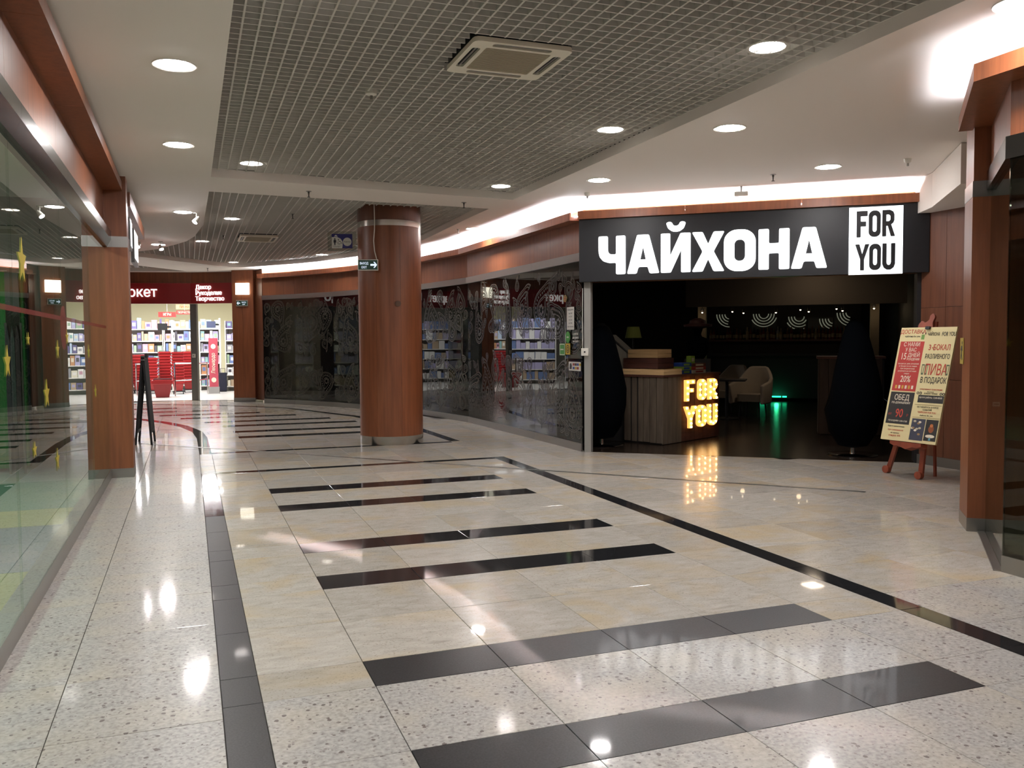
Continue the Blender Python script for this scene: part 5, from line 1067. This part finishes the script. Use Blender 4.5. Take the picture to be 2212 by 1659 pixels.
# barriers
def barrier(pxa, pxb, label):
    a_, b_ = fl(*pxa), fl(*pxb); t = thing('rail_barrier', a_, label, 'barrier')
    for q in (a_, b_): MB().tube([Vector((q.x, q.y, .001)), Vector((q.x, q.y, .95))], .022).build('post', CHROME, t, True)
    for z in (.93, .45): MB().tube([Vector((a_.x, a_.y, z)), Vector((b_.x, b_.y, z))], .018).build('rail', CHROME, t, True)
barrier((379, 856), (425, 853), 'steel rail barrier in front of the right basket stacks'); barrier((430, 855), (449, 851), 'short steel rail barrier right of the grey post'); barrier((296, 857), (322, 857), 'steel rail barrier behind the A-frame board')
# pink gate panel
g = fl(463, 850); gp = thing('gate_panel', (g.x, g.y, 0), 'tall pink anti-theft gate panel with white vertical lettering', 'gate'); axg = axes(HEAD * .3)
PNK = mat('panel_pink', 'b84a58', .5)
MB().box(Vector((g.x, g.y, .1)), (.30, .16, .2), axg).build('foot', mat('foot_grey', '9a9894', .5), gp); MB().rbox(Vector((g.x, g.y, .93)), (.26, .05, 1.46), .02, axg).build('panel', PNK, gp)
M = plane_m(Vector((g.x, g.y, .93)) - axg[1] * .027, axg[0], ZX)
for yy in (.48, -.52): put('round_mark', shape([arc(0, yy, .07, .075, 0, 2 * PI, 18)[:-1]], .002), M, PWH, gp)
put('lettering', text_mesh('Леонардо', .15, .002, .01, .85, 'CENTER'), M @ Matrix.Translation((.04, -.02, .001)) @ Matrix.Rotation(PI / 2, 4, 'Z'), PWH, gp)
g = fl(482, 846); bg = tag(MB().rbox((g.x, g.y, .31), (.24, .16, .56), .05).build('suitcase', mat('case_blue', '15182c', .6)), 'dark blue suitcase standing behind the pink gate panel', 'suitcase'); MB().tube([(g.x - .07, g.y, .58), (g.x - .07, g.y, .72), (g.x + .07, g.y, .72), (g.x + .07, g.y, .58)], .01, 6).build('handle', BLACK, bg); MB().box((g.x, g.y, .016), (.2, .12, .03)).build('wheel_bar', BLACK, bg)
# checkout monitors
for px, py, dep, lab in ((351, 706, 27.6, 'black tilted checkout monitor on a pole above the red baskets'), (456, 701, 28.6, 'grey checkout monitor above the pink gate panel')):
    q = at_depth(px, py, Vector((.1 if px > 400 else -.75, dep))); t = thing('monitor', q, lab, 'monitor'); axm = axes(HEAD * .5 + .25)
    MB().rbox(q, (.27, .03, .2), .01, axm).build('screen', mat('screen_grey', '4a5068', .3) if px > 400 else BLACK, t); MB().box(q + axm[0] * .18 + axm[1] * .06, (.16, .04, .05), axm).build('arm', BLACK, t); MB().tube([Vector((q.x, q.y, 0)) + axm[0] * .26 + axm[1] * .06, q + axm[0] * .26 + axm[1] * .06 + ZX * .2], .03).build('pole', PLASTW, t)
# hanging store banners
for x0, x1, y0, y1, dep, m_, txt, tm, lab in ((342, 380, 674, 685, 28.5, mat('banner_red', 'b0302c', .5), 'ИГРЫ', PWH, 'red hanging banner over the middle of the store'), (380, 416, 658, 668, 29, mat('banner_cream', 'd8c890', .5), 'ПРЯЖА', POR, 'cream hanging banner beside the grey post'), (381, 416, 671, 679, 28.8, MATS['banner_red'], 'ТВОРЧЕСТВО', PWH, 'red creativity banner below the cream banner')):
    q0 = at_depth(x0, y1, Vector((-.5, dep))); q1 = at_depth(x1, y0, Vector((-.5, dep))); c_ = (q0 + q1) / 2; Xb = Vector((q1.x - q0.x, q1.y - q0.y, 0)).normalized(); Nb = Xb.cross(ZX)
    t = thing('hanging_banner', c_, lab, 'banner'); wv, hv = Vector((q1.x - q0.x, q1.y - q0.y)).length, q1.z - q0.z
    MB().box(c_, (wv, .02, hv), (Xb, Nb, ZX)).build('panel', m_, t); put('lettering', text_mesh(txt, hv * .75, .002, .01, .7, 'CENTER'), plane_m(c_ + Nb * .012 - ZX * hv * .25, Xb, ZX), tm, t); MB().tube([c_ + ZX * hv / 2, Vector((c_.x, c_.y, 3.27))], .006, 6).build('cord', PLASTW, t)
# ------------------------------------------------------------------ lit signs on the side of the left shop
t = thing('light_box_sign', (-.62, 11.4, 2.6), 'narrow lit sign projecting from the wall just beyond the left pillar', 'sign')
MB().box((-.63, 11.2, 2.78), (.04, .35, .36)).build('frame', mat('frame_grey', '6a6866', .4), t); MB().box((-.607, 11.2, 2.78), (.006, .28, .29)).build('screen', mat('screen_white', (1, 1, 1), .4, emit=.5, ecol=(.8, .85, .9)), t); MB().box((-.78, 11.2, 2.9), (.3, .04, .04)).build('bracket', STEEL, t)
t = thing('light_box_sign', (-.62, 12.1, 2.6), 'bright white lit sign box under the wooden canopy beyond the left pillar', 'sign')
MB().box((-.63, 12.2, 2.72), (.04, .8, .42)).build('frame', MATS['frame_grey'], t); MB().box((-.607, 12.2, 2.74), (.006, .7, .34)).build('screen', mat('screen_bright', (1, 1, 1), .4, emit=1.5, ecol=(1, 1, 1)), t); MB().box((-.80, 12.2, 2.9), (.3, .04, .04)).build('bracket', STEEL, t)
# ------------------------------------------------------------------ air conditioners
def cassette(b, label):
    x0, x1, y0, y1 = b; cx, cy, lx, ly = (x0 + x1) / 2, (y0 + y1) / 2, x1 - x0, y1 - y0
    t = thing('air_conditioner', (cx, cy, ZG), label, 'air conditioner'); z = ZG - .03
    def hole(a0, b0, a1, b1, r=.02): return roundc([(a0, b0), (a1, b0), (a1, b1), (a0, b1)], r)
    k = .115; sl = .055; g = .03
    slots = [(-lx / 2 + .14, ly / 2 - g - sl, lx / 2 - .14, ly / 2 - g), (-lx / 2 + .14, -ly / 2 + g, lx / 2 - .14, -ly / 2 + g + sl), (-lx / 2 + g, -ly / 2 + .14, -lx / 2 + g + sl, ly / 2 - .14), (lx / 2 - g - sl, -ly / 2 + .14, lx / 2 - g, ly / 2 - .14)]
    me = shape([hole(-lx / 2, -ly / 2, lx / 2, ly / 2, .05)] + [hole(*s_)[::-1] for s_ in slots] + [hole(-lx / 2 + k, -ly / 2 + k, lx / 2 - k, ly / 2 - k)[::-1]], .03)
    put('panel', me, Matrix.Translation((cx, cy, z)), mat('ac_cream', 'ebe4d2', .45), t)
    for s_ in slots:
        MB().box((cx + (s_[0] + s_[2]) / 2, cy + (s_[1] + s_[3]) / 2, z + .024), (s_[2] - s_[0], s_[3] - s_[1], .012)).build('vent_slot', BLACK, t)
        lx_ = s_[2] - s_[0]; ly_ = s_[3] - s_[1]; long_x = lx_ > ly_
        MB().box((cx + (s_[0] + s_[2]) / 2, cy + (s_[1] + s_[3]) / 2, z + .008), (lx_ if long_x else .012, .012 if long_x else ly_, .004)).build('louvre', STEEL, t)
    mb = MB(); n = 22; a = lx / 2 - k - .003; b_ = ly / 2 - k - .003
    for j in range(n): mb.box((cx, cy - b_ + (j + .5) * 2 * b_ / n, z + .008), (2 * a, .012, .008))
    for j in range(n): mb.box((cx - a + (j + .5) * 2 * a / n, cy, z + .010), (.006, 2 * b_, .006))
    stuff(mb.build('intake_grille', mat('ac_grille', 'b0a68e', .6), t)); MB().box((cx, cy, z + .02), (2 * a, 2 * b_, .005)).build('filter', mat('ac_filter', '6f6858', .9), t)
    MB().box((cx, cy, z + .16), (lx - .06, ly - .06, .24)).build('housing', BLACK, t)
cassette((1.755, 2.445, 5.38, 6.07), 'square cream cassette air conditioner in the near grid ceiling'); cassette((.90, 1.57, 16.4, 17.38), 'small looking cream cassette air conditioner in the far grid ceiling')
# ------------------------------------------------------------------ sprinklers, detectors, small spots
def sprinkler(x, y, z, label):
    t = thing('sprinkler', (x, y, z), label, 'sprinkler', 'ceiling sprinklers'); P = Vector((x, y, z))
    MB().lathe(P, [(.032, -.006), (.035, 0)], 14).build('escutcheon', STEEL, t); MB().lathe(P, [(.018, -.075), (.018, -.07), (.006, -.066), (.008, -.03), (.012, -.02), (.012, 0)], 12).build('head', mat('sprinkler_dark', '4a4844', .4, .6), t)
for x, y, z, lab in ((1.42, 11.0, ZC, 'small sprinkler under the white beam left of the column'), (3.49, 11.25, ZC, 'small sprinkler on the beam right of the column'), (6.23, 8.3, ZC, 'dark sprinkler in the white ceiling above the FOR YOU box'), (4.22, 13.93, ZC, 'tiny sprinkler in the white strip beside the glowing cove'), (.47, 22.9, ZC, 'tiny sprinkler in front of the wooden pier'), (1.51, 13.6, ZG, 'sprinkler in the far grid ceiling in front of its air conditioner'), (.62, 16.66, ZG, 'dark sprinkler left of the far air conditioner')): sprinkler(x, y, z, lab)
def detector(x, y, z, label, r=.05):
    t = thing('smoke_detector', (x, y, z), label, 'detector'); MB().lathe((x, y, z), [(r * .5, -.045), (r * .85, -.035), (r, -.012), (r, 0)], 20).build('body', PLASTW, t, True); MB().lathe((x, y, z), [(.012, -.075), (.012, -.045)], 10).build('nozzle', STEEL, t)
detector(1.38, 6.86, ZG + .02, 'round smoke detector with a dangling nozzle in the near grid ceiling'); detector(7.03, 7.14, ZC, 'flat detector at the right of the white ceiling near the boxed beam', .04); detector(4.74, 10.04, ZC, 'flat detector in the white ceiling at the left end of the black sign', .04)
p = Vector((6.33, 9.05, ZC)); t = thing('motion_sensor', p, 'white box sensor hanging from the ceiling above the black sign', 'sensor'); MB().tube([p, p - ZX * .07], .012).build('stem', STEEL, t); MB().rbox(p - ZX * .09, (.16, .09, .045), .015, (EX, NX, ZX)).build('case', PLASTW, t)
def clip_spot(p, d_, label):
    t = thing('clip_spotlight', p, label, 'spotlight', 'white clip spotlights'); P = Vector(p)
    MB().lathe(P, [(.04, -.012), (.04, 0)], 14).build('base', PLASTW, t); MB().tube([P, P - ZX * .09], .008).build('stem', PLASTW, t)
    dv = Vector(d_).normalized(); ox = dv.orthogonal().normalized(); MB().lathe(P - ZX * .1, [(.022, -.05), (.04, .05)], 14, (ox, dv.cross(ox), dv)).build('head', PLASTW, t); MB().lathe(P - ZX * .1 + dv * .051, [(.036, 0), (.036, .002)], 14, (ox, dv.cross(ox), dv)).build('lens', LAMP, t)
clip_spot((.14, 13.27, ZC), (-.5, -.3, -.7), 'white clip spotlight beside the third downlight of the left strip'); clip_spot((-.80, 16.9, ZC), (-.3, -.5, -.7), 'white clip spotlight by the canopy beyond the left pillar'); clip_spot((-.45, 17.2, ZC), (.3, -.4, -.8), 'tiny white clip spotlight under the farthest downlight of the left strip')
